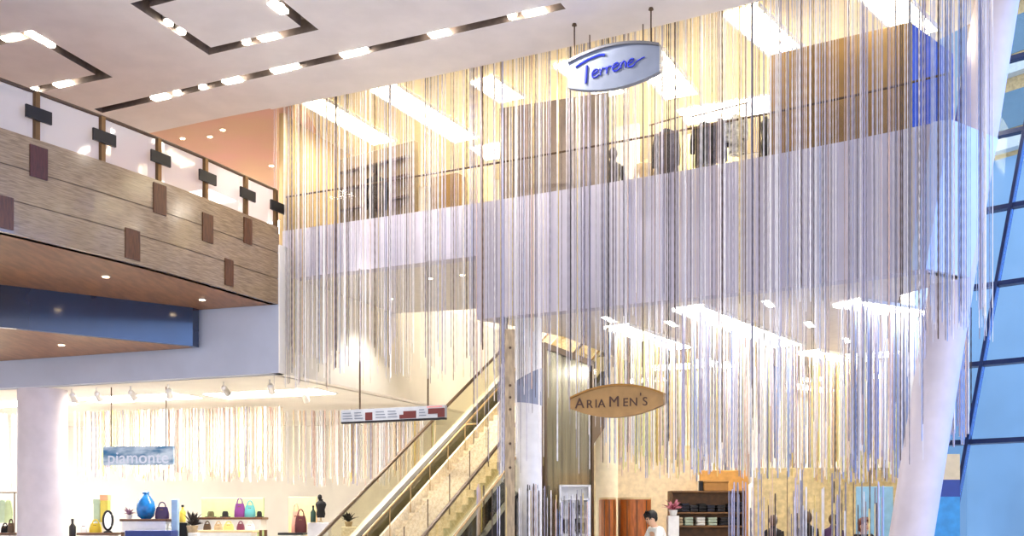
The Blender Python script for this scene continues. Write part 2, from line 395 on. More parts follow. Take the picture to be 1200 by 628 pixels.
# ------------------------------------------------------------------ ceiling coves (luminous troughs)
def cove(a, b, z, w, label, group, m, name='light_cove'):
    A = PZ(a[0],a[1],z); B = PZ(b[0],b[1],z); d = (B-A).normalized(); n = Vector((-d.y,d.x,0)); mid = (A+B)/2
    t = thing(name, label, 'ceiling light', mid, 0, group); A = A-mid; B = B-mid
    lo = [A-n*w/2, B-n*w/2, B+n*w/2, A+n*w/2]
    MB().hexa([p+Vector((0,0,-.02)) for p in lo], [p+Vector((0,0,.0)) for p in lo]).build('diffuser', m, t)
    fr = MB(); e = .04
    for s in (-1, 1):
        a0 = A+n*s*(w/2); b0 = B+n*s*(w/2); a1 = a0+n*s*e; b1 = b0+n*s*e; L = [a0,b0,b1,a1]
        fr.hexa([p+Vector((0,0,-.05)) for p in L], [p for p in L])
    fr.build('frame', M_white, t); return t
g = 'light troughs in the upper shop ceiling'
zz = zc2
for a, b, w, lb in [((366,116),(452,166),.5,'bright light trough at the left of the upper shop ceiling'),
                    ((450,101),(548,163),.55,'bright light trough left of the grey screen on the upper level'),
                    ((566,92),(602,116),.5,'short bright light trough above the grey screen on the upper level'),
                    ((664,72),(720,110),.5,'bright light trough behind the blue script sign'),
                    ((756,60),(800,112),.6,'bright light trough above the coat racks'),
                    ((868,10),(925,62),.55,'bright light trough left of the brown screen'),
                    ((1010,-30),(1080,40),.55,'bright light trough above the brown and blue screen')]:
    cove(a, b, zz, w, lb, g, E_cove)
g = 'light troughs in the lower shop ceiling'
for a, b, w, lb in [((722,381),(802,407),.5,'light trough above the bronze oval sign'),
                    ((806,359),(927,404),.55,'long light trough at the centre of the lower shop ceiling'),
                    ((992,353),(1088,367),.55,'light trough beside the top of the leaning column'),
                    ((948,411),(1014,423),.5,'small light trough behind the long one in the lower shop'),
                    ((905,446),(980,458),.6,'faint light trough deepest in the lower shop'),
                    ((822,421),(862,429),.5,'short faint light trough under the long one')]:
    cove(a, b, ZB-.001, w, lb, g, E_cove2)
for i, (x, y) in enumerate([(708,371),(782,376),(897,352),(946,377),(990,396)]):
    A = PZ(x,y,ZB-.001); B = A+DB*.5
    t = thing('ceiling_spotlight', 'small bright slot spotlight, %s from left along the lower shop ceiling' % ['first','second','third','fourth','fifth'][i], 'ceiling light', A, 0, 'slot spotlights in the lower shop ceiling')
    n = DA*.05; lo = [-n, DB*.5-n, DB*.5+n, n]
    MB().hexa([p+Vector((0,0,-.012)) for p in lo], list(lo)).build('lens', E_cove2, t)
    n = DA*.08; lo = [-n-DB*.03, DB*.53-n, DB*.53+n, n-DB*.03]
    MB().hexa([p+Vector((0,0,-.006)) for p in lo], list(lo)).build('frame', M_white, t)
# unseen glowing panels added to brighten the left shop
for i, (x, Y) in enumerate([(-15,24.6),(-11.5,23.5),(-8.3,22.4),(-5.2,21.6)]):
    d = Vector((1,-.36,0)).normalized()*1.35; n = Vector((.34,.94,0))*.45; q = Vector((x, Y+.9, ZL-.001))
    t = thing('fill_panel', 'added unseen fill panel in the left shop, %s from the left' % ['first','second','third','fourth'][i], 'ceiling light', q, 0, 'added fill panels in the left shop')
    lo = [-d-n, d-n, d+n, -d+n]
    MB().hexa([p+Vector((0,0,-.02)) for p in lo], list(lo)).build('diffuser', E_left, t)
    n = n*1.08; d = d*1.03; lo = [-d-n, d-n, d+n, -d+n]; MB().hexa([p+Vector((0,0,-.012)) for p in lo], list(lo)).build('frame', M_white, t)
def sqfill(x, Y, z, w, dp, label, group, m):  # glowing fill panels added to brighten the shops and gallery
    t = thing('fill_panel', label, 'ceiling light', (x,Y,z), angA0, group)
    MB().box(-w,w,-dp,dp,-.02,0).build('diffuser', m, t); MB().box(-w-.04,w+.04,-dp-.04,dp+.04,-.012,0).build('frame', M_white, t)
angA0 = math.atan2(-.41,.912)
for x, Y, z, w, dp, lb in [(-1.6,26.2,zc2,1.6,.8,'added fill panel over the top of the escalators'),(.8,24.0,zc2,1.0,.4,'added fill panel deep in the upper shop, left'),(.2,21.8,zc2,1.0,.4,'added fill panel behind the grey screen upstairs'),(4.2,19.8,zc2,1.0,.4,'added fill panel behind the coat racks upstairs'),(6.3,18.4,zc2,.9,.4,'added fill panel behind the brown screen upstairs')]:
    sqfill(x, Y, z-.001, w, dp, lb, 'added fill panels of the upper shop', E_panel)
for x, Y, lb in [(-8,25.5,'added fill panel at the right of the pink gallery'),(-12,27,'added fill panel in the middle of the pink gallery'),(-16,28,'added fill panel at the left of the pink gallery'),(-5.6,27.5,'added fill panel deepest in the pink gallery')]:
    sqfill(x, Y, zc2-.001, 1.2, .5, lb, 'added fill panels of the gallery', E_panel)
for x, Y, lb in [(4.0,23.5,'added fill panel in the middle of the lower shop, behind the bead curtains'),(7.5,22.0,'added fill panel at the right of the lower shop'),(3.0,26.0,'added fill panel at the back of the lower shop'),(8.0,25.5,'added fill panel at the back right of the lower shop')]:
    sqfill(x, Y, ZB-.002, .9, .35, lb, 'added fill panels of the lower shop', E_panel)

# ------------------------------------------------------------------ bead curtains
CM = [mat('chain_silver',(220,220,226),.34,.55), mat('chain_lavender',(186,182,206),.4,.4), mat('chain_grey',(140,136,146),.4,.5),
      mat('chain_bronze',(92,76,66),.4,.5), mat('chain_white',(246,244,246),.45,.1), mat('chain_gold',(226,202,130),.4,.5),
      mat('chain_blue',(150,170,216),.4,.4), mat('chain_rose',(214,186,176),.45,.3), mat('chain_black',(50,46,50),.4,.4), mat('chain_lime',(214,214,150),.45,.3),
      mat('chain_cream',(250,232,206),.5,.1)]
def curtain(name, strands, label, cat='bead curtain', seg=.16, par=None):
    V = []; Fc = []; MI = []; base = 0; n = 5
    ang = np.arange(n)*2*PI/n; cx, sy = np.cos(ang), np.sin(ang)
    for (x, y, z0, z1, r, mi) in strands:
        k = max(2, int((z1-z0)/seg)*2+1); zs = np.linspace(z0, z1, k); rr = np.where(np.arange(k)%2 == 0, r*.72, r)
        v = np.empty((k, n, 3)); v[:,:,0] = x+rr[:,None]*cx; v[:,:,1] = y+rr[:,None]*sy; v[:,:,2] = zs[:,None]
        V.append(v.reshape(-1,3)); i = np.arange(k-1)[:,None]*n; j = np.arange(n)[None,:]; j2 = (j+1)%n
        q = np.stack([i+j, i+j2, i+n+j2, i+n+j], -1).reshape(-1,4)+base
        Fc.append(q); MI.append(np.full(len(q), mi)); base += k*n
    V = np.concatenate(V); Fc = np.concatenate(Fc); MI = np.concatenate(MI)
    me = bpy.data.meshes.new(name); me.vertices.add(len(V)); me.vertices.foreach_set('co', V.ravel().astype(np.float32))
    me.loops.add(Fc.size); me.loops.foreach_set('vertex_index', Fc.ravel().astype(np.int32))
    me.polygons.add(len(Fc)); me.polygons.foreach_set('loop_start', (np.arange(len(Fc))*4).astype(np.int32))
    for m in CM: me.materials.append(m)
    me.polygons.foreach_set('material_index', MI.astype(np.int32)); me.polygons.foreach_set('use_smooth', np.ones(len(Fc), bool))
    me.update(calc_edges=True); me.validate()
    o = bpy.data.objects.new(name, me); C.objects.link(o)
    return tag(o, label, cat, None, 'stuff')
def pick(w): return int(rng.choice(len(CM), p=np.array(w)/sum(w)))
W_main = [24,16,14,9,20,5,4,6,4,0,0]
def U(a, b): return rng.uniform(a, b)
def bottom(px):
    u = U(0,1)
    if px < 560: return U(395,452)+ (6 if px < 420 else 0)
    if px < 600: return U(400,450) if u < .6 else U(450,565)
    if px < 720: return U(384,470) if u < .6 else U(470,560)
    if px < 1090: return U(335,430) if u < .5 else (U(420,500) if u < .82 else U(500,548))
    return U(352,402)
st = []
for i in range(700):
    px = U(331, 1172)
    big = U(0,1); r = U(.003,.0052) if big < .58 else (U(.0052,.0085) if big < .9 else U(.0085,.014))
    p = fc(px, U(.16,.34)); mi = pick(W_main)
    if px > 1090 and U(0,1) < .6: mi = [0,6,4][rng.randint(3)]
    st.append((p.x, p.y, ZY(bottom(px), p.y), ZC+.1, r, mi))
for i in range(22):
    px = U(580,592); p = fc(px, U(-.2,-.05)); st.append((p.x,p.y,ZY(U(548,566),p.y),ZB+.02,U(.007,.012),[6,1,2,4][rng.randint(4)]))
curtain('bead_curtain', st, 'tall curtain of silver bead chains hanging in front of the two shop floors')
# low rod screens standing on the floor behind
st = []
for i in range(74):
    px = U(585,692); p = fc(px, U(-.06,.34) if px > 616 else U(.7,.95)); st.append((p.x,p.y,0,ZY(U(566,576) if px<640 else U(572,600),p.y),U(.006,.016),pick([14,16,18,14,12,6,6,8,6,0,0])))
curtain('rod_screen', st, 'low screen of upright grey and brown rods at the foot of the white column', 'screen')
st = []
for i in range(76):
    px = U(878,1042); p = fc(px, U(-.06,.3)); st.append((p.x,p.y,0,ZY(U(548,606),p.y),U(.006,.015),pick([14,16,18,14,10,10,8,8,4,0,0])))
curtain('rod_screen', st, 'low screen of upright rods left of the leaning column', 'screen')
st = []
for i in range(9):
    px = U(852,878); p = fc(px, U(0,.3)); st.append((p.x,p.y,0,ZY(U(560,580),p.y),U(.008,.018),[1,2,2][rng.randint(3)]))
curtain('rod_screen', st, 'sparse lavender rods in front of the orange tan panel', 'screen')
# shop curtains under the lower troughs
def line_curtain(a, b, n, z0, z1, w, label, spread=.3, r=(.008,.018)):
    st = []
    for i in range(n):
        q = a+(b-a)*U(0,1); st.append((q.x+U(-spread,spread), q.y+U(-spread,spread), U(*z0), z1, U(*r), pick(w)))
    curtain('bead_curtain', st, label)
zt = ZB-.06
W_y = [10,9,2,1,16,12,3,8,0,12,14]; W_b = [14,20,5,1,16,4,13,6,0,6,4]
line_curtain(PZ(722,381,ZB), PZ(802,407,ZB), 90, (2.4,2.9), zt, W_y, 'short gold bead curtain under the trough above the bronze sign')
line_curtain(PZ(806,359,ZB), PZ(927,404,ZB), 120, (2.35,2.9), zt, W_b, 'bead curtain under the long central trough of the lower shop')
line_curtain(PZ(992,353,ZB), PZ(1080,367,ZB), 90, (2.2,2.8), zt, W_b, 'bluish bead curtain beside the leaning column', .2)
line_curtain(PZ(948,411,ZB), PZ(1014,423,ZB), 80, (2.35,2.8), zt, W_y, 'bead curtain under the small trough deep in the lower shop')
line_curtain(P(640,500,25.5), P(1060,500,22.5), 360, (2.4,3.0), zt, [10,12,5,3,14,10,6,8,1,10,8], 'long bead curtain across the back of the lower shop', .4, (.012,.026))
line_curtain(P(1098,440,16.4), P(1140,440,16.9), 34, (2.75,3.1), ZB-.05, [12,16,12,4,12,3,10,8,2,2,2], 'narrow bead curtain between the leaning column and the glass facade', .12)
W_l = [12,5,1,0,26,2,0,18,0,1,30]
line_curtain(P(97,500,25.4), P(322,500,24.2), 240, (2.5,2.9), ZL-.1, W_l, 'pale rose bead curtain in the left shop behind the blue sign', .2, (.01,.026))
line_curtain(P(336,500,25.2), P(505,500,24.6), 110, (2.4,2.8), ZL-.1, W_l, 'pale bead curtain in the left shop behind the directory sign', .2, (.01,.024))
line_curtain(P(-30,500,26.0), P(18,500,25.8), 40, (2.4,2.8), ZL-.1, W_l, 'pale bead curtain left of the round column', .2, (.01,.022))

# ------------------------------------------------------------------ columns
def cyl_col(name, label, c0, c1, r, m, cat='column', n=40):
    t = thing(name, label, cat, (c0.x,c0.y,0)); d = Vector((c1.x-c0.x, c1.y-c0.y, 0)); mb = MB()
    vs = []; K = 6
    for i in range(K+1):
        f = i/K; z = c0.z+(c1.z-c0.z)*f
        vs += [Vector((d.x*f+r*math.cos(2*PI*j/n), d.y*f+r*math.sin(2*PI*j/n), z)) for j in range(n)]
    fs = [(i*n+j, i*n+(j+1)%n, (i+1)*n+(j+1)%n, (i+1)*n+j) for i in range(K) for j in range(n)]+[tuple(range(n))[::-1], tuple(range(K*n,K*n+n))]
    mb.add(vs, fs); mb.build('shaft', m, t, True)
    MB().lathe([(r+.03,0),(r+.03,.12),(r+.004,.13)], n=n).build('base_ring', M_steel, t, True)
    return t
Y = 21.95; x = (50-HX)/F*Y
t = cyl_col('column', 'round white column at the far left of the ground floor', Vector((x,Y,0)), Vector((x,Y,ZL)), .49, M_col)
lean = (568-468)/F*15.55/((628)/F*15.55)
xb = 468/F*15.55-lean*ZY(628,15.55)
t = cyl_col('column', 'leaning white column beside the glass facade', Vector((xb,15.55,0)), Vector((xb+lean*(ZC+.1),15.55,ZC+.1)), .315, M_col)
Y = 18.15; x = (619.5-HX)/F*Y
t = cyl_col('column', 'slender white column with a painted grey shade band right of the escalators', Vector((x,Y,0)), Vector((x,Y,ZB)), .23, M_white)
mb = MB(); n = 32; vs = []  # slanted reflection and shade on the shaft, put in as a grey blue sleeve
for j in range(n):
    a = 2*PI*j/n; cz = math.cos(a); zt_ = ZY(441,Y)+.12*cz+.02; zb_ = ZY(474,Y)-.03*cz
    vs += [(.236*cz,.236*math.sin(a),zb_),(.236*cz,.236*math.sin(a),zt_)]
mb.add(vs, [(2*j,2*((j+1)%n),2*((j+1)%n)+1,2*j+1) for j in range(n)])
mb.build('band', mat('shade_band',(150,158,180),.5), t, True, label='painted grey blue shade band')
Y = 22.5; x = (711-HX)/F*Y
cyl_col('column', 'cream round column behind the bronze oval sign', Vector((x,Y,0)), Vector((x,Y,ZB)), .24, mat('cream_col',(246,236,210),.5,noise=.04))
# tan post beside the white column
Y = 17.2; q = P(597.5,610,Y)
t = thing('timber_post', 'tan flat timber post with dark studs left of the slender white column', 'post', (q.x,q.y,0))
MB().box(-.08,.08,-.04,.04,0,ZY(386,Y),bev=.008).build('board', mat('tan_timber',(194,170,134),.5,noise=.2,scale=5,stretch=(6,6,1)), t)
for k, yy in enumerate([408,452,466,480,520,548]):
    MB().lathe([(.022,0),(.022,.014),(.01,.018)], n=12, M=Matrix.Translation((.005,-.04,ZY(yy,Y)))@Matrix.Rotation(PI/2,4,'X')).build('stud', M_brown, t)

# dark framed glass screen right of the white column
A = PZ(636,401,4.77); B = PZ(694,423,4.77); d = (B-A).normalized(); n = Vector((d.y,-d.x,0))
t = thing('glass_screen', 'dark framed reflective glass screen between the white column and bronze sign', 'screen', (A.x,A.y,0))
L = (B-A).length; Ms = Matrix(((d.x,n.x,0,0),(d.y,n.y,0,0),(0,0,1,0),(0,0,0,1)))
MB().box(0,L,-.04,.04,4.66,4.77,M=Ms).build('frame_top', M_brown, t)
for a in (0, L-.1): MB().box(a,a+.1,-.04,.04,0,4.66,M=Ms).build('frame_post', M_brown, t)
MB().box(.1,L-.1,-.01,.01,.05,4.66,M=Ms).build('pane', mat('smoked_mirror',(150,150,132),.22,.7,noise=.35,scale=1.6,stretch=(5,5,.4)), t)
MB().box(0,L,-.04,.04,0,.05,M=Ms).build('sill', M_brown, t)

# ------------------------------------------------------------------ escalators and stair
D0 = 17.0
O0 = Vector((-.183*D0, D0, EYE-.0146*D0))           # on the left handrail, at frame bottom
SL = Vector((.45, 1.0, .633))
def es_pt(w, dz, s): return O0+DA*w+Vector((0,0,dz))+SL*s
s0 = -1.15; s1 = 7.9
def ribbon(mb, w0, w1, dz0, dz1, sa, sb, mi=0):      # a bar along the incline
    lo = [es_pt(w0,dz0,sa), es_pt(w1,dz0,sa), es_pt(w1,dz0,sb), es_pt(w0,dz0,sb)]
    hi = [es_pt(w0,dz1,sa), es_pt(w1,dz1,sa), es_pt(w1,dz1,sb), es_pt(w0,dz1,sb)]
    return mb.hexa(lo, hi, mi)
def rl(o): o.matrix_parent_inverse = Matrix.Translation(-o.parent.location); return o
def escalator(wl, wr, label):
    root = es_pt((wl+wr)/2, 0, s0); root.z = 0
    t = thing('escalator', label, 'escalator', root)
    for w, k in ((wl,-1),(wr,1)):
        pts = [es_pt(w,-.86,s0-.05), es_pt(w,-.5,s0-.42), es_pt(w,-.1,s0-.42), es_pt(w,0,s0-.1)]+[es_pt(w,0,s) for s in np.linspace(s0+.1,s1,6)]
        rl(MB().tube(pts, .032 if k < 0 else .02, 8).build('handrail', M_brown if k < 0 else M_gold, t, True))
        mb = MB(); ribbon(mb, w-.006, w+.006, -.56, -.03, s0-.3, s1); rl(mb.build('glass_panel', M_glasse, t))
        mb = MB(); ribbon(mb, w-.05, w+.07, -.66, -.56, s0-.3, s1)
        rl(mb.build('deck', M_deck if k < 0 else M_stepk, t))
        mb = MB(); ribbon(mb, w-.03, w+.03, -1.1, -.66, s0-.3, s1); rl(mb.build('skirt', M_stepk, t))
    mb = MB(); ribbon(mb, wl-.03, wr+.03, -1.75, -1.12, s0+1.0, s1); rl(mb.build('truss', M_brown, t))
    K = 25; ds = (s1-s0)/K; first = None
    for i in range(K):
        s = s0+ds*i; a = es_pt(wl+.05,-.95,s); b = es_pt(wr-.05,-.95,s); h = SL.z*ds; dd = Vector((SL.x,SL.y,0))*ds
        if first is None:
            mb = MB(); r0 = [a-root, b-root]
            mb.hexa([r0[0]-Vector((0,0,h)), r0[1]-Vector((0,0,h)), r0[1]+dd-Vector((0,0,h)), r0[0]+dd-Vector((0,0,h))], [r0[0], r0[1], r0[1]+dd, r0[0]+dd])
            e = Vector((0,0,.006)); lip = dd*.1
            mb.hexa([r0[0], r0[1], r0[1]+lip, r0[0]+lip], [r0[0]+e, r0[1]+e, r0[1]+lip+e, r0[0]+lip+e], 1)
            first = mb.build('step', [M_stepk, M_brown], t)
        else:
            c = first.copy(); C.objects.link(c); c.parent = t; c.location = SL*(ds*i)
    return t
escalator(0.0, .82, 'left escalator with brown handrail and dark steps, rising behind the directory sign')
escalator(1.9, 2.44, 'right escalator with dark steps, rising behind the tan post')
# terrazzo stair between them
root = es_pt(1.28, 0, s0); root.z = 0
t = thing('staircase', 'cream terrazzo staircase with steel railings between the two escalators', 'stairs', root)
K = 44; ds = (s1-s0)/K; first = None
for i in range(K):
    s = s0+ds*i; a = es_pt(.94,-.32,s)-root; b = es_pt(1.85,-.32,s)-root; h = Vector((0,0,SL.z*ds*2)); dd = Vector((SL.x,SL.y,0))*ds
    if first is None:
        mb = MB(); mb.hexa([a-h,b-h,b+dd-h,a+dd-h],[a,b,b+dd,a+dd]); first = mb.build('step', M_stone, t)
    else:
        c = first.copy(); C.objects.link(c); c.parent = t; c.location = SL*(ds*i)
mb = MB(); ribbon(mb, .9, .94, -.9, -.2, s0+.2, s1); ribbon(mb, .94, 1.8, -.95, -.62, s0+.4, s1); rl(mb.build('stringer', M_stone, t))
rtop = .14; w = .97; send = 3.0
rl(MB().tube([es_pt(w,rtop,s0), es_pt(w,rtop,send), es_pt(w+.22,rtop,send+.02)], .014, 8).build('railing', M_gold, t, True))
for s in np.arange(send, s0-.1, -.62): rl(MB().tube([es_pt(w,-.34,s), es_pt(w,rtop,s)], .009, 6).build('post', M_gold, t))
w = 1.74
for s in np.arange(2.45, s0, -.68): rl(MB().tube([es_pt(w,-.34,s), es_pt(w,.33,s)], .009, 6).build('post', M_brown, t))
mb = MB(); ribbon(mb, w-.004, w+.004, -.4, .33, s0+.1, 2.5); rl(mb.build('glass_panel', M_glassr, t))

# ------------------------------------------------------------------ signs
def text_mesh(name, body, size, ext, m, M, parent, shear=0., bold=0., spacing=1.):
    cu = bpy.data.curves.new(name, 'FONT'); cu.body = body; cu.size = size; cu.extrude = ext; cu.align_x = 'CENTER'; cu.align_y = 'CENTER'
    cu.shear = shear; cu.offset = bold; cu.space_character = spacing
    o = bpy.data.objects.new(name, cu); C.objects.link(o)
    dg = bpy.context.evaluated_depsgraph_get(); me = bpy.data.meshes.new_from_object(o.evaluated_get(dg)); bpy.data.objects.remove(o)
    me.transform(M); me.materials.clear(); me.materials.append(m); me.name = name
    o = bpy.data.objects.new(name, me); C.objects.link(o); o.parent = parent; return o
RX = Matrix.Rotation(PI/2,4,'X')
angA = math.atan2(-.41,.912)
def oval_outline(w, h, ends, n=24):        # lens-like outline with cut ends; ends = half height at the ends
    xs = np.linspace(-w/2, w/2, n); f = lambda x: ends+(h/2-ends)*(1-(2*x/w)**2)
    return [(x, f(x)) for x in xs]+[(x, -f(x)) for x in xs[::-1]]
def plate(mb, out, y0, y1, mi=0):
    n = len(out); vs = [(x,y0,z) for x,z in out]+[(x,y1,z) for x,z in out]
    mb.add(vs, [tuple(range(n)), tuple(range(n,2*n))[::-1]]+[(i,n+i,n+(i+1)%n,(i+1)%n) for i in range(n)], mi)
# blue script sign
Ysg = 15.9; c = P(719.5,80,Ysg)
t = thing('hanging_sign', 'pale oval hanging sign with blue script lettering above the grey screen', 'sign', c, angA)
w, h = 1.45, .64
mb = MB(); plate(mb, oval_outline(w,h,.19), -.05, .05); mb.build('board', mat('sign_pale',(124,134,154),.35,noise=.08,scale=3), t)
xs = np.linspace(-w/2,w/2,20); f = lambda x: .19+(h/2-.19)*(1-(2*x/w)**2)
mb = MB()
for a, b in zip(xs[:-1], xs[1:]):
    mb.hexa([Vector((a,-.085,f(a)-.01)),Vector((b,-.085,f(b)-.01)),Vector((b,.085,f(b)-.01)),Vector((a,.085,f(a)-.01))],[Vector((a,-.085,f(a)+.03)),Vector((b,-.085,f(b)+.03)),Vector((b,.085,f(b)+.03)),Vector((a,.085,f(a)+.03))])
mb.build('top_rim', mat('sign_rim',(110,112,118),.4,.3), t)
M_blue = mat('sign_blue',(30,50,190),.4)
def stroke(pts, r): return MB().tube([Vector((x,-.058,z)) for x,z in pts], r, 6)
lt = MB()
def st_(pts, r=.016): lt.tube(bspl([Vector((x,-.058,z)) for x,z in pts],5), r, 6)
st_([(-.60,.10),(-.50,.145),(-.36,.19),(-.20,.215),(-.13,.20)], .02)       # long bar of the T
st_([(-.42,.09),(-.425,.0),(-.43,-.1),(-.435,-.17)], .022)                  # stem
def e_(x, z): st_([(x-.045,z),(x+.02,z+.025),(x+.035,z+.06),(x-.005,z+.065),(x-.05,z+.02),(x-.04,z-.04),(x+.01,z-.05),(x+.06,z-.015)], .0125)
def r_(x, z): st_([(x-.04,z+.05),(x-.03,z),(x-.035,z-.05)], .0125); st_([(x-.032,z+.0),(x+.0,z+.05),(x+.04,z+.045)], .0125)
e_(-.28,-.06); r_(-.165,-.045); r_(-.065,-.035); e_(.05,-.02)
st_([(.125,.04),(.13,-.05)], .0125); st_([(.13,0),(.165,.05),(.2,.03),(.2,-.045)], .0125)
e_(.29,.0); st_([(.34,-.01),(.42,.035),(.5,.06)], .009)
lt.build('lettering', M_blue, t)
for sx in (-.64, .58):
    MB().tube([(sx,0,f(sx)), (sx,0,ZC-c.z+.002)], .012, 8).build('rod', M_brown, t)
    MB().lathe([(.04,0),(.03,.03)], (sx,0,ZC-c.z-.03), 12).build('ceiling_plate', M_brown, t)
# bronze oval sign
Ysg = 16.35; c = P(723,470.5,Ysg)
t = thing('hanging_sign', 'bronze oval hanging sign with dark capital letters in the lower shop', 'sign', c, angA)
w, h = 1.52, .5
mb = MB(); plate(mb, oval_outline(w,h,.08), -.05, .05); mb.build('board', mat('sign_bronze',(160,124,74),.35,.3,noise=.12,scale=4), t)
f = lambda x: .08+(h/2-.08)*(1-(2*x/w)**2); xs = np.linspace(-w/2,w/2,20); mb = MB()
for a, b in zip(xs[:-1], xs[1:]):
    mb.hexa([Vector((a,-.08,f(a)-.012)),Vector((b,-.08,f(b)-.012)),Vector((b,.08,f(b)-.012)),Vector((a,.08,f(a)-.012))],[Vector((a,-.08,f(a)+.018)),Vector((b,-.08,f(b)+.018)),Vector((b,.08,f(b)+.018)),Vector((a,.08,f(a)+.018))])
mb.build('top_rim', mat('sign_rim2',(150,108,48),.4,.4), t)
M_txt = mat('sign_text_dark',(66,36,24),.5)
def small_caps(parent, parts, z, m, y=-.056):
    x = parts[0]
    for ch, size, adv in parts[1]:
        text_mesh('letter', ch, size, .006, m, Matrix.Translation((x,y,z+size*.0)) @ RX, parent, bold=.004); x += adv
cap = .235; sm = .185
x = -.6
lt = [('A',cap,.165),('R',sm,.11),('I',sm,.09),('A',sm,.205),('M',cap,.185),('E',sm,.13),('N',sm,.115),("'",sm,.07),('S',sm,.1)]
for ch, size, adv in lt:
    zz_ = -.012+(size-cap)*.36 if ch != "'" else .035
    text_mesh('letter', ch, size, .006, M_txt, Matrix.Translation((x,-.056,zz_)) @ RX, t, bold=.0); x += adv
for sx in (-.45, .42): MB().tube([(sx,0,f(sx)), (sx,0,ZC-c.z+.002)], .009, 8).build('cable', M_brown, t)
# directory sign
Ysg = 18.75; c = P(460,486,Ysg)
t = thing('directory_sign', 'long white and maroon directory sign hanging before the escalators', 'sign', c, angA)
w, h = 2.14, .25; hw = w/2
MB().box(-hw,hw,-.03,.05,-h/2,-h/2+.035).build('bottom_rail', M_black, t)
MB().box(-hw,hw,-.03,.05,-h/2+.035,h/2).build('board', mat('sign_white',(176,180,188),.4,noise=.04), t)
M_mar = mat('sign_maroon',(92,24,20),.4)
def cell(x0,x1,z0,z1,m,name='panel'): MB().box(x0,x1,-.036,-.03,z0,z1).build(name, m, t)
cell(-.55,-.4,-.08,.06,M_mar); cell(.24,.5,-.08,.05,M_mar); cell(.16,.24,-.08,-.01,M_mar)
cell(.74,hw,-.02,.075,M_mar); cell(.93,hw,-.085,-.02,M_mar); cell(.72,1.02,.09,.115,mat('sign_rose',(220,150,146),.4))
M_gr = mat('sign_grey',(104,112,128),.5)
for x0, x1 in ((-1.03,-.82),(-.78,-.6),(-.33,-.12),(-.08,.12),(.56,.7)):
    for k in range(3): cell(x0, x1-.02*k, -.045+.05*k, -.03+.05*k, M_gr, 'rule')
for sx, in ((-.69,),(.715,)):
    ztop = ZB2-c.z if True else 0
    MB().tube([(sx,.01,h/2), (sx,.01,ztop+.002)], .016, 8).build('rod', M_brown, t)
# blue sign in the left shop
Ysg = 21.45; c = P(162.5,534,Ysg)
t = thing('hanging_sign', 'small blue and white rectangular sign hanging in the left shop', 'sign', c, math.atan2(-.1,1))
hw = 43/F*Ysg; hh = 11/F*Ysg
def grad_mat():
    m = bpy.data.materials.new('sign_sea'); m.use_nodes = True; nt = m.node_tree; b = nt.nodes['Principled BSDF']
    tc = nt.nodes.new('ShaderNodeTexCoord'); mp = nt.nodes.new('ShaderNodeMapping'); nz = nt.nodes.new('ShaderNodeTexNoise'); cr = nt.nodes.new('ShaderNodeValToRGB')
    mp.inputs['Scale'].default_value = (1.6,1,4); mp.inputs['Location'].default_value = (.3,0,.2); nz.inputs['Scale'].default_value = 1.3; nz.inputs['Detail'].default_value = 3
    cr.color_ramp.elements[0].position = .38; cr.color_ramp.elements[0].color = lin((30,110,160)); cr.color_ramp.elements[1].position = .62; cr.color_ramp.elements[1].color = lin((206,224,238))
    nt.links.new(tc.outputs['Object'], mp.inputs[0]); nt.links.new(mp.outputs[0], nz.inputs['Vector']); nt.links.new(nz.outputs['Fac'], cr.inputs[0]); nt.links.new(cr.outputs[0], b.inputs['Base Color']); b.inputs['Roughness'].default_value = .4
    return m
MB().box(-hw,hw,-.025,.025,-hh,hh,bev=.005).build('board', grad_mat(), t)
text_mesh('lettering', 'piamonte', .34, .006, mat('sign_text_light',(232,240,255),.4), Matrix.Translation((.0,-.03,-.05)) @ RX, t, bold=.002, spacing=1.02)
for px in (129,196):
    sx = (px-162.5)/F*Ysg; MB().tube([(sx,0,hh), (sx,0,ZL-c.z+.002)], .012, 8).build('rod', M_brown, t)

# track spotlights under the left shop ceiling
root0 = None
names = ['first','second','third','fourth','fifth','sixth','seventh']
for i, (px, py) in enumerate([(84,460),(113,458),(153,456),(197,456),(262,453),(316,453),(356,452)]):
    q = PZ(px, py-8, ZL-.002) if px < 330 else P(px,452,21.8); q.z = ZL-.001
    if px < 330: q = Vector(((px-HX)/F*(19.42-.36*((px-HX)/F*21+4.3)+.7), 0, ZL-.001)); q.y = q.x*F/(px-HX)
    lb = 'grey track spotlight under the left shop ceiling, %s from the left' % names[i]
    if root0 is None:
        root0 = thing('track_spotlight', lb, 'spotlight', q, 0, 'track spotlights in the left shop')
        MB().tube([(0,0,0),(0,0,-.1)], .015, 8).build('stem', M_steel, root0)
        MB().lathe([(.035,-.1),(.06,-.06),(.07,.12)], n=14, M=Matrix.Translation((.02,.03,-.16))@Matrix.Rotation(-2.3,4,'X')).build('head', M_steel, root0)
        MB().lathe([(.055,.0),(.04,.004)], n=14, M=Matrix.Translation((.02,.03,-.16))@Matrix.Rotation(-2.3,4,'X')@Matrix.Translation((0,0,.121))).build('lens', E_small, root0)
    else: dup(root0, q, random.uniform(-.5,.5), lb)

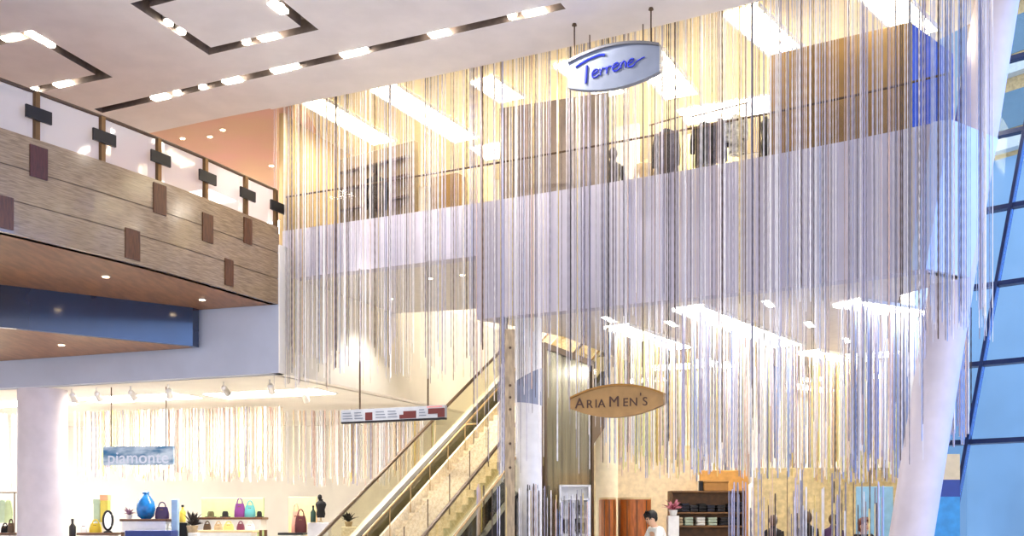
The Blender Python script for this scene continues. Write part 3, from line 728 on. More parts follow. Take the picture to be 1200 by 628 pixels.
# ------------------------------------------------------------------ upper level guard rail
t = thing('glass_railing', 'thin glass guard rail with dark cap along the upper shop edge', 'railing', fc(700))
def rl2(o): o.matrix_parent_inverse = Matrix.Translation(-o.parent.location); return o
gp = [fc(q,-.1) for q in np.linspace(331,1112,30)]
rl2(MB().tube([p+Vector((0,0,7.74)) for p in gp], .018, 8).build('handrail', M_brown, t, True))
cuts = np.linspace(333,1110,8)
for q in cuts:
    p = fc(q,-.1); rl2(MB().tube([p+Vector((0,0,ZU)),p+Vector((0,0,7.73))], .014, 8).build('post', M_brown, t))
for a, b in zip(cuts[:-1], cuts[1:]):
    rl2(MB().band([fc(q,-.1) for q in np.linspace(a+2,b-2,5)], ZF-.3, 7.71, .01, side=1).build('glass_panel', M_glassr, t))

# ------------------------------------------------------------------ upper shop contents
def panel(name, label, a, b, z0, z1, th, m, cat='screen', feet=True):
    A = Vector((a[0],a[1],0)); B = Vector((b[0],b[1],0)); t = thing(name, label, cat, (A.x,A.y,z0)); B = B-A; L = B.length; ang = math.atan2(B.y,B.x)
    Mr = Matrix.Rotation(ang,4,'Z')
    MB().box(0,L,0,th,.06,z1-z0,M=Mr,bev=.01).build('board', m, t)
    MB().box(.02,L-.02,.01,th-.01,0,.06,M=Mr).build('plinth', M_brown, t)
    return t
zp = 8.83
def P2(px, Y): return ((px-HX)/F*Y, Y)
M_grey = mat('grey_screen',(166,150,136),.6,noise=.1,scale=2)
M_gold = mat('brown_screen',(158,124,70),.55,noise=.14,scale=2)
panel('display_screen','tall grey brown screen wall on the upper level below the blue script sign', P2(585,18.4), P2(712,17.7), ZU, zp, .12, M_grey)
t = panel('display_screen','large brown screen wall with a blue return on the upper level', P2(901,16.3), P2(1068,15.2), ZU, zp, .12, M_gold)
A = Vector((*P2(901,16.3),0)); q0 = Vector((*P2(1069,15.2),0))-A; q1 = Vector((*P2(1119,16.25),0))-A; dd = q1-q0; Mr = Matrix.Translation(q0)@Matrix.Rotation(math.atan2(dd.y,dd.x),4,'Z')
MB().box(0,dd.length,0,.1,0,zp-ZU-.02,M=Mr,bev=.01).build('return_panel', mat('blue_panel',(30,76,180),.5,noise=.12,scale=3), t, label='bright blue return panel')
t = panel('display_wall','small grey display wall with shelf lines at the upper left', P2(397,21.0), P2(486,19.9), ZU, ZY(164,19.9), .12, mat('taupe_wall',(132,116,90),.6,noise=.1))
A = Vector((*P2(397,21.0),0)); Bq = Vector((*P2(486,19.9),0))-A; ang = math.atan2(Bq.y,Bq.x); Mr = Matrix.Rotation(ang,4,'Z')
for z in (7.75,8.15,8.5): MB().box(.1,Bq.length-.1,-.1,0,z-ZU,z-ZU+.03,M=Mr).build('shelf', M_brown, t)
t = panel('display_screen','low tan block between the display wall and the grey screen upstairs', P2(505,20.3), P2(536,20.0), ZU, ZY(206,20.2), .3, mat('tan_block',(150,118,66),.6))
panel('display_screen','bright cream panel beside the left edge of the grey screen upstairs', P2(546,20.4), P2(578,20.2), ZU, ZY(196,20.3), .1, mat('cream_panel',(255,238,190),.6))
panel('display_screen','white lit panel behind the slim mannequin upstairs', P2(722,20.2), P2(748,20.0), ZU, ZY(146,20.1), .1, M_white)
panel('display_screen','yellow cream back panel behind the coat racks upstairs', P2(796,20.6), P2(864,20.0), ZU, 9.15, .1, mat('yellow_panel',(244,226,166),.6))

M_navy = mat('navy_cloth',(34,34,50),.85,noise=.3); M_char = mat('charcoal_cloth',(44,42,46),.85,noise=.3); M_blk = mat('black_cloth',(22,20,24),.85,noise=.3)
M_print = mat('printed_cloth',(220,220,214),.8,noise=.5,scale=14,col2=(96,98,98)); M_beige = mat('beige_cloth',(206,184,150),.85,noise=.2)
def coat(label, q, w, h, m, group=None, rz=0, flare=1.1, sleeves=True):
    """coat hanging from its hook at q"""
    t = thing('coat', label, 'coat', q, rz, group); mb = MB(); d = .13; prof = [(.16,0),(.42,-.05),(.5,-.12),(.47,-.3*h),(.5*flare*.95,-.7*h),(.5*flare,-h)]
    n = 18; vs = []
    for r, z in prof: vs += [(r*w*math.cos(2*PI*j/n)*(1+.05*math.cos(6*PI*j/n)), d*(.5+.5*min(1,-z*3+.2))*math.sin(2*PI*j/n)*(1+.08*math.cos(8*PI*j/n)), z-.1) for j in range(n)]
    fs = [(i*n+j, (i+1)*n+j, (i+1)*n+(j+1)%n, i*n+(j+1)%n) for i in range(len(prof)-1) for j in range(n)]+[tuple(range(n)), tuple(range((len(prof)-1)*n, len(prof)*n))[::-1]]
    mb.add(vs, fs); mb.build('body', m, t, True)
    if sleeves:
        for s in (-1,1): MB().tube([(s*.42*w,0,-.17),(s*.53*w,-.02,-.4*h-.1),(s*.55*w,-.04,-.68*h-.1)], [.075,.07,.06], 10).build('sleeve', m, t, True)
    MB().tube([(-.12*w,-.1,-.12),(-.05*w,-.13,-.3),(0,-.14,-.45)], .02, 6).build('lapel', m, t)
    MB().tube([(-.4*w,0,-.14),(0,0,-.06),(0,0,-.02),(.03,0,.02),(.0,0,.045),(-.03,0,.02)], .008, 6).build('hanger', M_steel, t)
    return t
def rack(label, a, b, z, zf):
    A = Vector((*a,0)); B = Vector((*b,0)); t = thing('garment_rack', label, 'clothes rack', (A.x,A.y,zf)); d = B-A; L = d.length; Mr = Matrix.Rotation(math.atan2(d.y,d.x),4,'Z')
    h = z-zf
    MB().tube([Mr@Vector((-.05,0,h)), Mr@Vector((L+.05,0,h))], .014, 8).build('rail', M_brown, t)
    for x in (0,L):
        MB().tube([Mr@Vector((x,0,.03)), Mr@Vector((x,0,h))], .014, 8).build('upright', M_brown, t)
        MB().box(x-.03,x+.03,-.25,.25,0,.03,M=Mr).build('foot', M_brown, t)
    return t
a = P2(764,18.6); b = P2(800,18.2); z = ZY(141,18.4); rack('clothes rack holding one long navy coat upstairs', a, b, z, ZU)
q = P(781,141,18.42); coat('long navy coat hanging open on the left rack upstairs', Vector((q.x,q.y,z-.06)), .36, .95, M_navy, rz=angA)
q = P(758,145,18.7); 
a = P2(812,17.3); b = P2(874,16.75); z = ZY(128,17.0); rack('clothes rack with dark and printed coats left of the brown screen', a, b, z, ZU)
for px, w, h, m, lb in [(826,.33,.70,M_char,'charcoal coat at the left of the right rack upstairs'),(845,.18,.68,M_blk,'narrow black coat in the middle of the right rack upstairs'),(863,.24,.62,M_print,'grey and white printed jacket on the right rack upstairs')]:
    f_ = (px-812)/62; Yc = 17.3-.55*f_; q = P(px,130,Yc); coat(lb, Vector((q.x,q.y,z-.06)), w, h, m, 'coats on the right rack upstairs', angA)
def mannequin(label, loc, h, m, rz=0, headless=False, m2=None):
    """standing figure form on a base; h total height"""
    t = thing('mannequin', label, 'mannequin', loc, rz); k = h/1.8
    mb = MB()
    prof = [(.10,.0),(.12,.04),(.15,.14),(.155,.2),(.12,.36),(.135,.5),(.165,.6),(.15,.66),(.06,.71),(.045,.76)]
    mb.lathe([(r*k,(z+.82)*k) for r,z in prof], n=18, sx=1.15, sy=.7); mb.build('torso', m, t, True)
    for s in (-1,1):
        MB().tube([(s*.18*k,0,1.46*k),(s*.22*k,.01,1.18*k),(s*.2*k,-.05*k,.93*k),(s*.2*k,-.07*k,.82*k)], [.05*k,.042*k,.033*k,.028*k], 10).build('arm', m, t, True)
        MB().tube([(s*.085*k,0,.9*k),(s*.09*k,-.01,.48*k),(s*.09*k,.01,.1*k),(s*.09*k,-.08*k,.04*k)], [.085*k,.06*k,.04*k,.035*k], 10).build('leg', m2 or m, t, True)
    if not headless: MB().sphere((0,-.01,1.68*k), .1*k, sc=(.85,1,1.2)).build('head', m2 or m, t, True)
    MB().lathe([(.18,0),(.18,.02),(.02,.03)], n=20).build('base', M_steel, t)
    return t
q = P(718,200,19.2); mannequin('slim black mannequin at the right edge of the grey screen upstairs', Vector((q.x,q.y,ZU)), 1.72, M_black, .3)
q = P(441,200,19.75); mannequin('dark dressed mannequin in front of the small display wall upstairs', Vector((q.x,q.y,ZU)), 1.62, M_blk, .1)
q = P(757,170,18.9); mannequin('beige dressed mannequin beside the left coat rack upstairs', Vector((q.x,q.y,ZU)), 1.6, M_beige, .2, True)
q = P(899,160,16.7); mannequin('narrow black dress form at the left edge of the brown screen', Vector((q.x-.02,q.y,ZU)), 1.5, M_black, 1.5, True)

# ------------------------------------------------------------------ glass facade on the right
Fp = P(1114,628,16.9); fh = Vector((1,-.88,0)).normalized(); fu = Vector((.184,0,1.0))
def fac(a, z): return Vector((Fp.x,Fp.y,0))+fh*a+fu*(z-Fp.z)+Vector((0,0,Fp.z))
win = thing('window_1','x','x'); del win['label']; del win['category']; struct(win)
n3 = fh.cross(fu).normalized()
def bar(a0,z0,a1,z1,w,dp,name,m):
    p = fac(a0,z0); q = fac(a1,z1); d = (q-p).normalized(); s_ = d.cross(n3).normalized()*w/2; k = n3*dp/2
    MB().hexa([p-s_-k,p+s_-k,p+s_+k,p-s_+k],[q-s_-k,q+s_-k,q+s_+k,q-s_+k]).build(name, m, win)
M_mul = mat('mullion_blue',(28,44,84),.35,.4)
mull = [-.6,0,1.95,3.9]; trans = [0.0,2.86,4.12,5.4,6.66,7.9,9.15,10.4]
for a in mull: bar(a,0,a,10.4,.055,.14,'mullion',M_mul)
for z in trans: bar(mull[0],z,mull[-1],z,.075,.12,'transom',M_mul)
for i in range(len(mull)-1):
    for j in range(len(trans)-1):
        a0,a1,z0,z1 = mull[i]+.035,mull[i+1]-.035,trans[j]+.04,trans[j+1]-.04
        k = n3*.008; c4 = [fac(a0,z0),fac(a1,z0),fac(a1,z1),fac(a0,z1)]
        MB().hexa([p-k for p in c4],[p+k for p in c4]).build('pane', M_glassw, win)
# building across the street, seen through the top right panes
bl = thing('building', 'tan building with pale ledges seen through the glass at the top right', 'building', (26,40,0), -.9)
MB().box(-9,9,0,9,0,17.4).build('wall', mat('outside_blue',(158,192,222),.7,noise=.06,scale=.4), bl); MB().box(-9,9,0,9,17.4,32).build('wall', mat('outside_wall',(240,200,140),.8,noise=.15), bl)
for k in range(5,9):
    MB().box(-9.2,9.2,-.5,0,1.6+3.2*k,2.2+3.2*k).build('ledge', mat('outside_ledge',(236,236,230),.7), bl)
    for j in range(6): MB().box(-8.2+2.9*j,-6.4+2.9*j,-.06,.0,2.6+3.2*k,4.2+3.2*k).build('window', mat('outside_window',(120,150,170),.15,.2), bl)
# store end panel between leaning column and facade
q = P(1095,610,16.3); q2 = P(1134,610,16.3)
t = thing('room_divider','blue panel with navy and tan bands right of the leaning column foot','screen',(q.x,q.y,0)); w = q2.x-q.x-.12
MB().box(0,w,0,.06,0,ZY(582,16.3)).build('lower_board', mat('cyan_board',(52,150,206),.5,noise=.1), t)
MB().box(0,w,0,.06,ZY(582,16.3),ZY(562,16.3)).build('navy_band', mat('navy_board',(34,64,140),.5), t)
MB().box(0,w,0,.06,ZY(562,16.3),ZY(532,16.3)).build('tan_band', mat('tan_board',(226,204,160),.6), t)

# ------------------------------------------------------------------ ground floor contents
def slab_thing(name, label, cat, px0, px1, y0, y1, Y, depth, m, partname='board', rz=0, to_floor=True, extra=None):
    a = P(px0,y1,Y); b = P(px1,y0,Y); z0 = 0 if to_floor else a.z
    t = thing(name, label, cat, ((a.x+b.x)/2,Y,z0), rz); w = (b.x-a.x)/2
    MB().box(-w,w,0,depth,.08,b.z-z0,bev=.015).build(partname, m, t); MB().box(-w+.03,w-.03,.03,depth-.03,0,.08).build('plinth', M_brown, t); return t, w, b.z-z0
def curved_cab(label, px0, px1, ytop, Y, m):
    a = P(px0,ytop,Y); b = P(px1,ytop,Y); t = thing('curved_cabinet', label, 'cabinet', ((a.x+b.x)/2,Y,0)); w = (b.x-a.x)/2; n = 14
    arc = [(-w*math.cos(PI*i/n), -.22*math.sin(PI*i/n)) for i in range(n+1)]+[(w,.5),(-w,.5)]
    MB().prism(arc, .08, a.z-.04).build('body', m, t); MB().prism([(x*1.02,y*1.05) for x,y in arc], a.z-.04, a.z).build('top', M_tan, t)
    MB().prism([(x*.95,y*.9) for x,y in arc], 0, .08).build('plinth', M_brown, t)
    for i in (4,7,10): MB().tube([(arc[i][0],arc[i][1]-.006,.1),(arc[i][0],arc[i][1]-.006,a.z-.06)], .008, 6).build('seam', M_brown, t)
M_or = mat('orange_wood',(190,104,40),.4,noise=.2,scale=4,stretch=(6,6,1))
curved_cab('narrow curved orange wood cabinet left of the larger one', 704, 722, 583, 21.2, M_or)
curved_cab('wide curved orange wood cabinet behind the person in white', 727, 763, 583, 21.2, M_or)
slab_thing('room_divider','orange tan back panel above the dark shelving','screen',820,877,551,600,23.3,.08,mat('orange_tan',(226,168,88),.6,noise=.1))
slab_thing('room_divider','long tan back panel behind the rod screen','screen',884,1052,548,600,23.0,.08,mat('olive_tan',(224,204,156),.6,noise=.15))
slab_thing('room_divider','wide cream back panel behind the bronze sign and cabinets','screen',690,818,522,600,24.0,.08,mat('apricot',(238,220,188),.6,noise=.1))
def shelf_unit(label, px0, px1, ytop, Y, zs, m, depth=.4):
    a = P(px0,ytop,Y); b = P(px1,ytop,Y); t = thing('shelf_unit', label, 'shelves', ((a.x+b.x)/2,Y,0)); w = (b.x-a.x)/2; h = a.z
    for s in (-1,1): MB().box(s*w-.02,s*w+.02,0,depth,0,h).build('side_panel', m, t)
    MB().box(-w,w,depth-.02,depth,0,h).build('back_panel', m, t)
    for z in zs: MB().box(-w,w,0,depth,z-.03,z).build('shelf', m, t)
    return t, w
YC = 18.75
shelf_unit('white display shelves with boots at the foot of the glass screen', 657, 691, 568, YC, [.5,.95,1.36,1.68,2.0,2.24], M_white, .3)
def boot(label, px, z, w, h, m):
    x = (px-HX)/F*YC; t = thing('boot', label, 'boot', (x,YC+.16,z))
    MB().tube([(0,0,h),(0,0,h*.4),(.0,-.01,.05)], [w*.45,w*.36,w*.42], 10).build('shaft', m, t, True)
    MB().sphere((0,-w*.45,.04), .05, sc=(.8,1.5,.7)).build('foot', m, t, True)
boot('black boot on the white shelves, left one on the middle shelf', 663, 1.362, .13, .26, M_black)
boot('black boot on the white shelves, right one on the middle shelf', 672, 1.362, .12, .27, M_black)
boot('brown boot on the white shelves at the right end of the middle shelf', 682, 1.362, .12, .2, M_brown)
boot('small black boot on the upper white shelf', 671, 1.682, .12, .24, M_black)
boot('small brown boot on the upper white shelf', 682, 1.682, .11, .2, M_brown)
M_wd = mat('brown_shelf',(124,84,40),.5,noise=.2)
YS = 21.0
shelf_unit('brown shelf unit of dark folded clothes below the orange tan panel', 787, 872, 575, YS, [.35,.8,1.27,1.5,1.77,2.197], M_wd)
fold = None
def folded(label, px, zbase, Y, w, h, m, group):
    x = (px-HX)/F*Y; t = thing('folded_garment', label, 'folded clothes', (x,Y+.2,zbase), 0, group); k = max(2,int(h/.05))
    for i in range(k):
        MB().box(-w/2,w/2,-.15,.15,i*h/k,(i+1)*h/k-.006,bev=.015).build('fold', m, t)
for i, px in enumerate([795,804,814,824,834,846,858,866]):
    folded('stack of dark folded clothes on the middle shelf, %s from left' % ['first','second','third','fourth','fifth','sixth','seventh','eighth'][i], px, 1.775, YS, .155, random.uniform(.14,.22), [M_blk,M_navy,M_char][i%3], 'dark folded clothes on the brown shelves')
for i, (px, m) in enumerate([(796,M_beige),(808,mat('sage_cloth',(176,190,170),.8)),(822,mat('white_cloth',(226,226,220),.8)),(836,mat('sage_cloth',(176,190,170),.8)),(850,M_char),(862,M_blk)]):
    folded('stack of folded clothes on the lower shelf, %s from left' % ['first','second','third','fourth','fifth','sixth'][i], px, 1.505, YS, .17, .17, m, 'pale and dark folded clothes on the lower shelf')
def box_thing(name, label, cat, px0, px1, y0, y1, Y, d, m, lid=None):
    a = P(px0,y1,Y); b = P(px1,y0,Y); w = (b.x-a.x)/2; h = b.z-a.z; t = thing(name, label, cat, ((a.x+b.x)/2,Y,a.z))
    MB().box(-w,w,-d/2,d/2,0,h*.8,bev=.006).build('body', m, t); MB().box(-w-.006,w+.006,-d/2-.006,d/2+.006,h*.8,h,bev=.004).build('lid', lid or m, t); return t
t0 = box_thing('storage_box','brown box on top of the shelf unit below the orange panel','box',828,851,577-0,0,1,1,M_wd) if False else None
x = (840-HX)/F*YS; t = thing('storage_box','wide tan box standing on top of the brown shelf unit','box',(x,YS+.2,2.2)); MB().box(-.24,.24,-.15,.15,0,.16,bev=.01).build('body', mat('tan_box',(170,120,56),.6), t); MB().box(-.25,.25,-.16,.16,.16,.2,bev=.008).build('lid', mat('tan_box',(170,120,56),.6), t)
x = (824-HX)/F*YS; t = thing('storage_box','small black box on top of the brown shelf unit','box',(x,YS+.2,2.2)); MB().box(-.05,.03,-.06,.06,0,.17,bev=.008).build('body', M_black, t); MB().box(-.055,.035,-.065,.065,.17,.2,bev=.005).build('lid', M_black, t)

def handbag(label, q, w, h, m, rz=0, name='handbag', d=.12):
    t = thing(name, label, 'bag', q, rz); n = 16; mb = MB(); vs = []
    prof = [(.42,0),(.5,.03),(.5,.45),(.42,.85),(.36,1)]
    for r, z in prof: vs += [(r*w*np.sign(math.cos(2*PI*j/n))*abs(math.cos(2*PI*j/n))**.6, d*(.55-.25*z)*np.sign(math.sin(2*PI*j/n))*abs(math.sin(2*PI*j/n))**.6, z*h) for j in range(n)]
    mb.add(vs, [(i*n+j, i*n+(j+1)%n, (i+1)*n+(j+1)%n, (i+1)*n+j) for i in range(len(prof)-1) for j in range(n)]+[tuple(range(n))[::-1], tuple(range((len(prof)-1)*n, len(prof)*n))])
    mb.build('body', m, t, True)
    MB().tube([(w*.25*math.cos(a),0,h*.97+h*.42*math.sin(a)) for a in np.linspace(0,PI,10)], .014, 6).build('handle', m, t, True)
    MB().box(-.03,.03,-d*.36,-d*.3,h*.7,h*.8).build('clasp', M_bronze, t); return t
def vase(label, q, r, h, m, cat='vase', name='vase'):
    t = thing(name, label, cat, q)
    MB().lathe([(r*.5,0),(r*.85,h*.1),(r,h*.35),(r*.9,h*.6),(r*.5,h*.8),(r*.3,h*.88)], n=18).build('body', m, t, True)
    MB().lathe([(r*.32,h*.88),(r*.36,h*.95),(r*.2,h)], n=14).build('stopper', m, t, True); return t
def bottle(label, q, r, h, m, group=None):
    t = thing('bottle', label, 'bottle', q, 0, group)
    MB().lathe([(r*.9,0),(r,.02),(r,h*.6),(r*.4,h*.75),(r*.35,h*.88)], n=14).build('body', m, t, True)
    MB().lathe([(r*.42,h*.88),(r*.42,h)], n=12).build('cap', M_black, t, True); return t
def hat(label, q, r, m, group=None):
    t = thing('hat', label, 'hat', q, 0, group)
    MB().lathe([(r,0),(r*1.02,.015),(r*.62,.02)], n=18).build('brim', m, t, True); MB().lathe([(r*.62,.015),(r*.6,.09),(r*.45,.13),(r*.1,.135)], n=18).build('crown', m, t, True); return t
def plant(label, q, s, m, potm):
    t = thing('potted_plant', label, 'plant', q); MB().lathe([(s*.2,0),(s*.3,s*.35),(s*.26,s*.36)], n=14).build('pot', potm, t, True); mb = MB()
    for i in range(34):
        a = random.uniform(0,2*PI); e = random.uniform(.2,1.3); L = s*random.uniform(.4,.85); d = Vector((math.cos(a)*math.cos(e),math.sin(a)*math.cos(e),math.sin(e))); p = Vector((0,0,s*.34)); sd = d.cross(Vector((0,0,1))).normalized()*s*.09
        mid_ = p+d*L*.55+Vector((0,0,.03)); tip = p+d*L; up = d.cross(sd).normalized()*.008
        mb.add([p,mid_+sd,tip,mid_-sd,p+up,mid_+sd+up,tip+up,mid_-sd+up],[(0,1,2,3),(7,6,5,4),(0,4,5,1),(1,5,6,2),(2,6,7,3),(3,7,4,0)])
    mb.build('foliage', m, t); return t
YL = 22.6; pxm = YL/F
# display tables/pedestals of the left shop
def pedestal(label, px0, px1, ytop, Y, m, d=.6, name='display_table', cat='display table'):
    a = P(px0,ytop,Y); b = P(px1,ytop,Y); w = (b.x-a.x)/2; t = thing(name, label, cat, ((a.x+b.x)/2,Y,0)); z = a.z
    MB().box(-w,w,-d/2,d/2,z-.05,z,bev=.01).build('top', m, t)
    MB().box(-w+.04,w-.04,-d/2+.04,d/2-.04,z-.28,z-.05).build('drawer_band', M_white, t)
    for sx in (-1,1):
        for sy in (-1,1): MB().box(sx*(w-.05)-.03,sx*(w-.05)+.03,sy*(d/2-.06)-.03,sy*(d/2-.06)+.03,0,z-.28).build('leg', m, t)
    MB().box(-w+.04,w-.04,-d/2+.04,d/2-.04,.3,.34).build('lower_shelf', m, t)
    return z
M_tv = mat('walnut_table',(110,70,44),.5,noise=.2)
z = pedestal('dark topped display table with white drawer band under the blue vase', 146, 201, 608, YL, M_tv)
vase('large blue glass vase on the dark topped display table', P(171,608,YL)+Vector((0,0,.0)), .2, .6, mat('blue_glaze',(20,120,200),.2,noise=.3,scale=5))
handbag('dark purple handbag right of the blue vase', P(190,608,YL), .3, .26, mat('purple_leather',(52,28,84),.4))
q = P(151.5,608,YL); plant('small mauve plant left of the blue vase', q, .24, mat('mauve_leaf',(130,96,120),.7), M_white)
# navy fabric below
t, w, h = slab_thing('display_plinth','navy plinth in front of the dark topped display table','plinth',146,200,621.5,628,YL-.9,.5,mat('navy_plinth',(26,52,128),.5))
slab_thing('display_column','pale blue square post right of the display table','post',200.5,208,585,628,YL-.2,.14,mat('pale_blue',(150,184,222),.4))
z = pedestal('low walnut display table right of the round column', 96, 136, 624, YL, M_tv)
handbag('yellow handbag on the low walnut table', P(112,624,YL), .26, .2, mat('yellow_leather',(214,190,40),.5))
handbag('white handbag left of the yellow one', P(98.8,624,YL), .15, .18, M_white)
bottle('black bottle just right of the round column', Vector((P(85,610,YL).x,YL,1.22)), .07, .42, M_black)
slab_thing('display_plinth','small white plinth under the black bottle','plinth',80,92,631.2,640,YL,.3,M_white)
# standing oval mirror
q = P(126.5,624,YL-.05); t = thing('table_mirror','black framed oval mirror standing on the low walnut table','mirror',q)
MB().tube([(.1*math.cos(a),0,.26+.2*math.sin(a)) for a in np.linspace(0,2*PI,24,endpoint=False)], .026, 8, closed=True).build('frame', M_black, t, True)
MB().lathe([(.1,-.006),(.1,.006)], n=24, sy=2, M=Matrix.Translation((0,0,.26))@Matrix.Rotation(PI/2,4,'X')).build('glass', mat('mirror',(220,220,220),.05,.9), t)
MB().lathe([(.09,0),(.09,.02),(.02,.05)], n=16).build('foot', M_black, t)
box_thing('gift_box','tall sage green box behind the oval mirror','box',111,118.5,585,612,YL+.5,.14,mat('sage',(166,190,166),.6))
box_thing('gift_box','tall yellow box with an orange lid behind the oval mirror','box',119,128,580,612,YL+.5,.16,mat('yellow_box',(214,200,90),.6),mat('orange_lid',(240,170,130),.6))
slab_thing('display_plinth','white plinth carrying the two tall boxes','plinth',108,131,612.2,628,YL+.5,.35,M_white)
# racks left of the column
rack('grey clothes rack at the far left edge behind the round column', P2(-4,22.9), P2(17,22.8), ZY(577,22.8), 0)
for i, (px, m) in enumerate([(2,mat('mint_cloth',(196,220,190),.8)),(9,mat('pale_green',(210,230,180),.8))]):
    q = P(px,580,22.85); coat(['mint blouse on the far left clothes rack','pale green blouse on the far left clothes rack'][i], Vector((q.x,q.y,ZY(577,22.8)-.06)), .16, .5, m, None, 1.2, sleeves=False)
z = pedestal('walnut shoe table at the far left edge', -20, 19, 624, YL-.6, M_tv)
handbag('small black bag on the shoe table at the far left', P(6,624,YL-.6), .16, .14, M_blk)
handbag('dark brown bag with tall handle on the shoe table at the far left', P(13,624,YL-.6), .14, .2, M_brown)
# central display with green wall
slab_thing('room_divider','sage green back panel behind the purple and teal bags','screen',236,309,583,628,YL+1.0,.08,mat('sage_panel',(186,204,150),.6))
z = pedestal('long walnut display table in front of the green panel', 232, 311, 606, YL+.4, M_tv)
z2 = pedestal('lower cream display table in front of the long walnut one', 236, 300, 621, YL-.6, mat('cream_table',(226,206,160),.5))
Yd = YL+.4
hat('olive hat on the long walnut table', P(247,606,Yd), .12, mat('olive_felt',(86,80,50),.9), 'hats on the walnut table')
hat('black hat on the long walnut table', P(264,606,Yd), .11, M_blk, 'hats on the walnut table')
handbag('tall purple tote bag on the long walnut table', P(281,606,Yd), .24, .3, mat('purple_tote',(120,50,130),.6))
handbag('teal handbag right of the purple tote', P(293,606,Yd), .24, .26, mat('teal',(90,170,176),.6))
hat('flat black hat at the right end of the long walnut table', P(304,606,Yd), .09, M_blk, 'hats on the walnut table')
for i, (px, m, w) in enumerate([(243,M_brown,.16),(256,M_beige,.18),(268,mat('straw',(226,206,130),.7),.22),(282,mat('plum',(110,40,70),.6),.16),(293,M_white,.2)]):
    handbag(['brown purse at the left of the cream table','beige purse on the cream table','straw purse in the middle of the cream table','plum purse on the cream table','white purse at the right of the cream table'][i], P(px,621,YL-.6), w, .13, m)
plant('dark leafy plant on a stand left of the long walnut table', P(225.5,624,YL-.35+.12), .42, mat('dark_leaf',(30,22,26),.6), M_beige)
slab_thing('display_plinth','white plinth under the dark leafy plant','plinth',220,231,624.1,628,YL-.35,.3,M_white)
# yellow bottle + blue bottle at 212
bottle('yellow bottle right of the pale blue post', P(214,612,YL+.3), .07, .38, mat('amber',(226,196,80),.3))
slab_thing('display_plinth','black plinth under the yellow bottle','plinth',209,219,612.2,628,YL+.3,.25,M_black)
# right display of the left shop
slab_thing('room_divider','tan apricot wall unit left of the escalators','screen',338,371,582,628,YL+1.2,.1,mat('apricot2',(240,206,150),.6))
z = pedestal('dark display table in front of the tan wall unit', 329, 358, 624, YL, M_black)
handbag('dark red tote bag before the tan wall unit', P(352.5,624,YL), .26, .36, mat('oxblood',(84,22,26),.5))
handbag('pink bag behind the dark red tote', P(347,624,YL+.14), .2, .46, mat('pink',(236,170,150),.6))
bottle('dark green bottle left of the black bust', P(367,612,YL-.2), .06, .36, mat('bottle_green',(30,60,50),.3))
slab_thing('display_plinth','pale grey plinth under the green bottle and black bust','plinth',360,385,612.2,628,YL-.2,.4,mat('pale_grey',(206,206,214),.5))
q = P(376,612,YL-.1); t = thing('dress_bust','black curved dress bust left of the escalator handrail','mannequin',q)
MB().lathe([(.05,.0),(.06,.02),(.02,.04),(.02,.1)], n=16).build('stand', M_beige, t, True)
MB().lathe([(.08,.1),(.1,.18),(.085,.27),(.12,.38),(.1,.43),(.05,.46),(.045,.5)], n=16, sy=.75).build('torso', M_blk, t, True)
MB().sphere((-.02,0,.54), .055, sc=(.9,.9,1.1)).build('head', M_blk, t, True)
# floral arrangement by the escalator
Ye = 19.2; slab_thing('display_plinth','cream plinth under the black bouquet beside the escalator','plinth',400,417,617,628,Ye,.24,M_stone)
plant('black leafy bouquet in a beige pot beside the left escalator', P(408.5,617,Ye+.12), .26, mat('black_leaf',(20,16,20),.7), M_beige)
for px, h, m, lb in [(906,1.72,M_char,'charcoal dressed mannequin behind the rod screen, leftmost of three'),(946,1.78,M_blk,'black dressed mannequin behind the rod screen, middle of three'),(976,1.74,mat('plum_cloth',(70,44,84),.8),'plum dressed mannequin behind the rod screen, rightmost of three')]:
    q = P(px,610,20.2); mannequin(lb, Vector((q.x,q.y,0)), h, m, .2, m2=M_brown)
# flowers beside person
plant('red and pink flower arrangement beside the person in white', P(789,604,20.6), .3, mat('flower_red',(120,30,50),.7,noise=.6,col2=(230,150,170)), M_white)
slab_thing('display_plinth','white plinth under the red flower arrangement','plinth',783,796,604.2,628,20.6,.25,M_white)
# added blue panel standing in for sky seen through the facade panes
slab_thing('room_divider','pale blue stand-in for the facade panes left of the leaning column foot','screen',1004,1047,570,628,20.5,.08,mat('sky_panel',(140,190,226),.25))

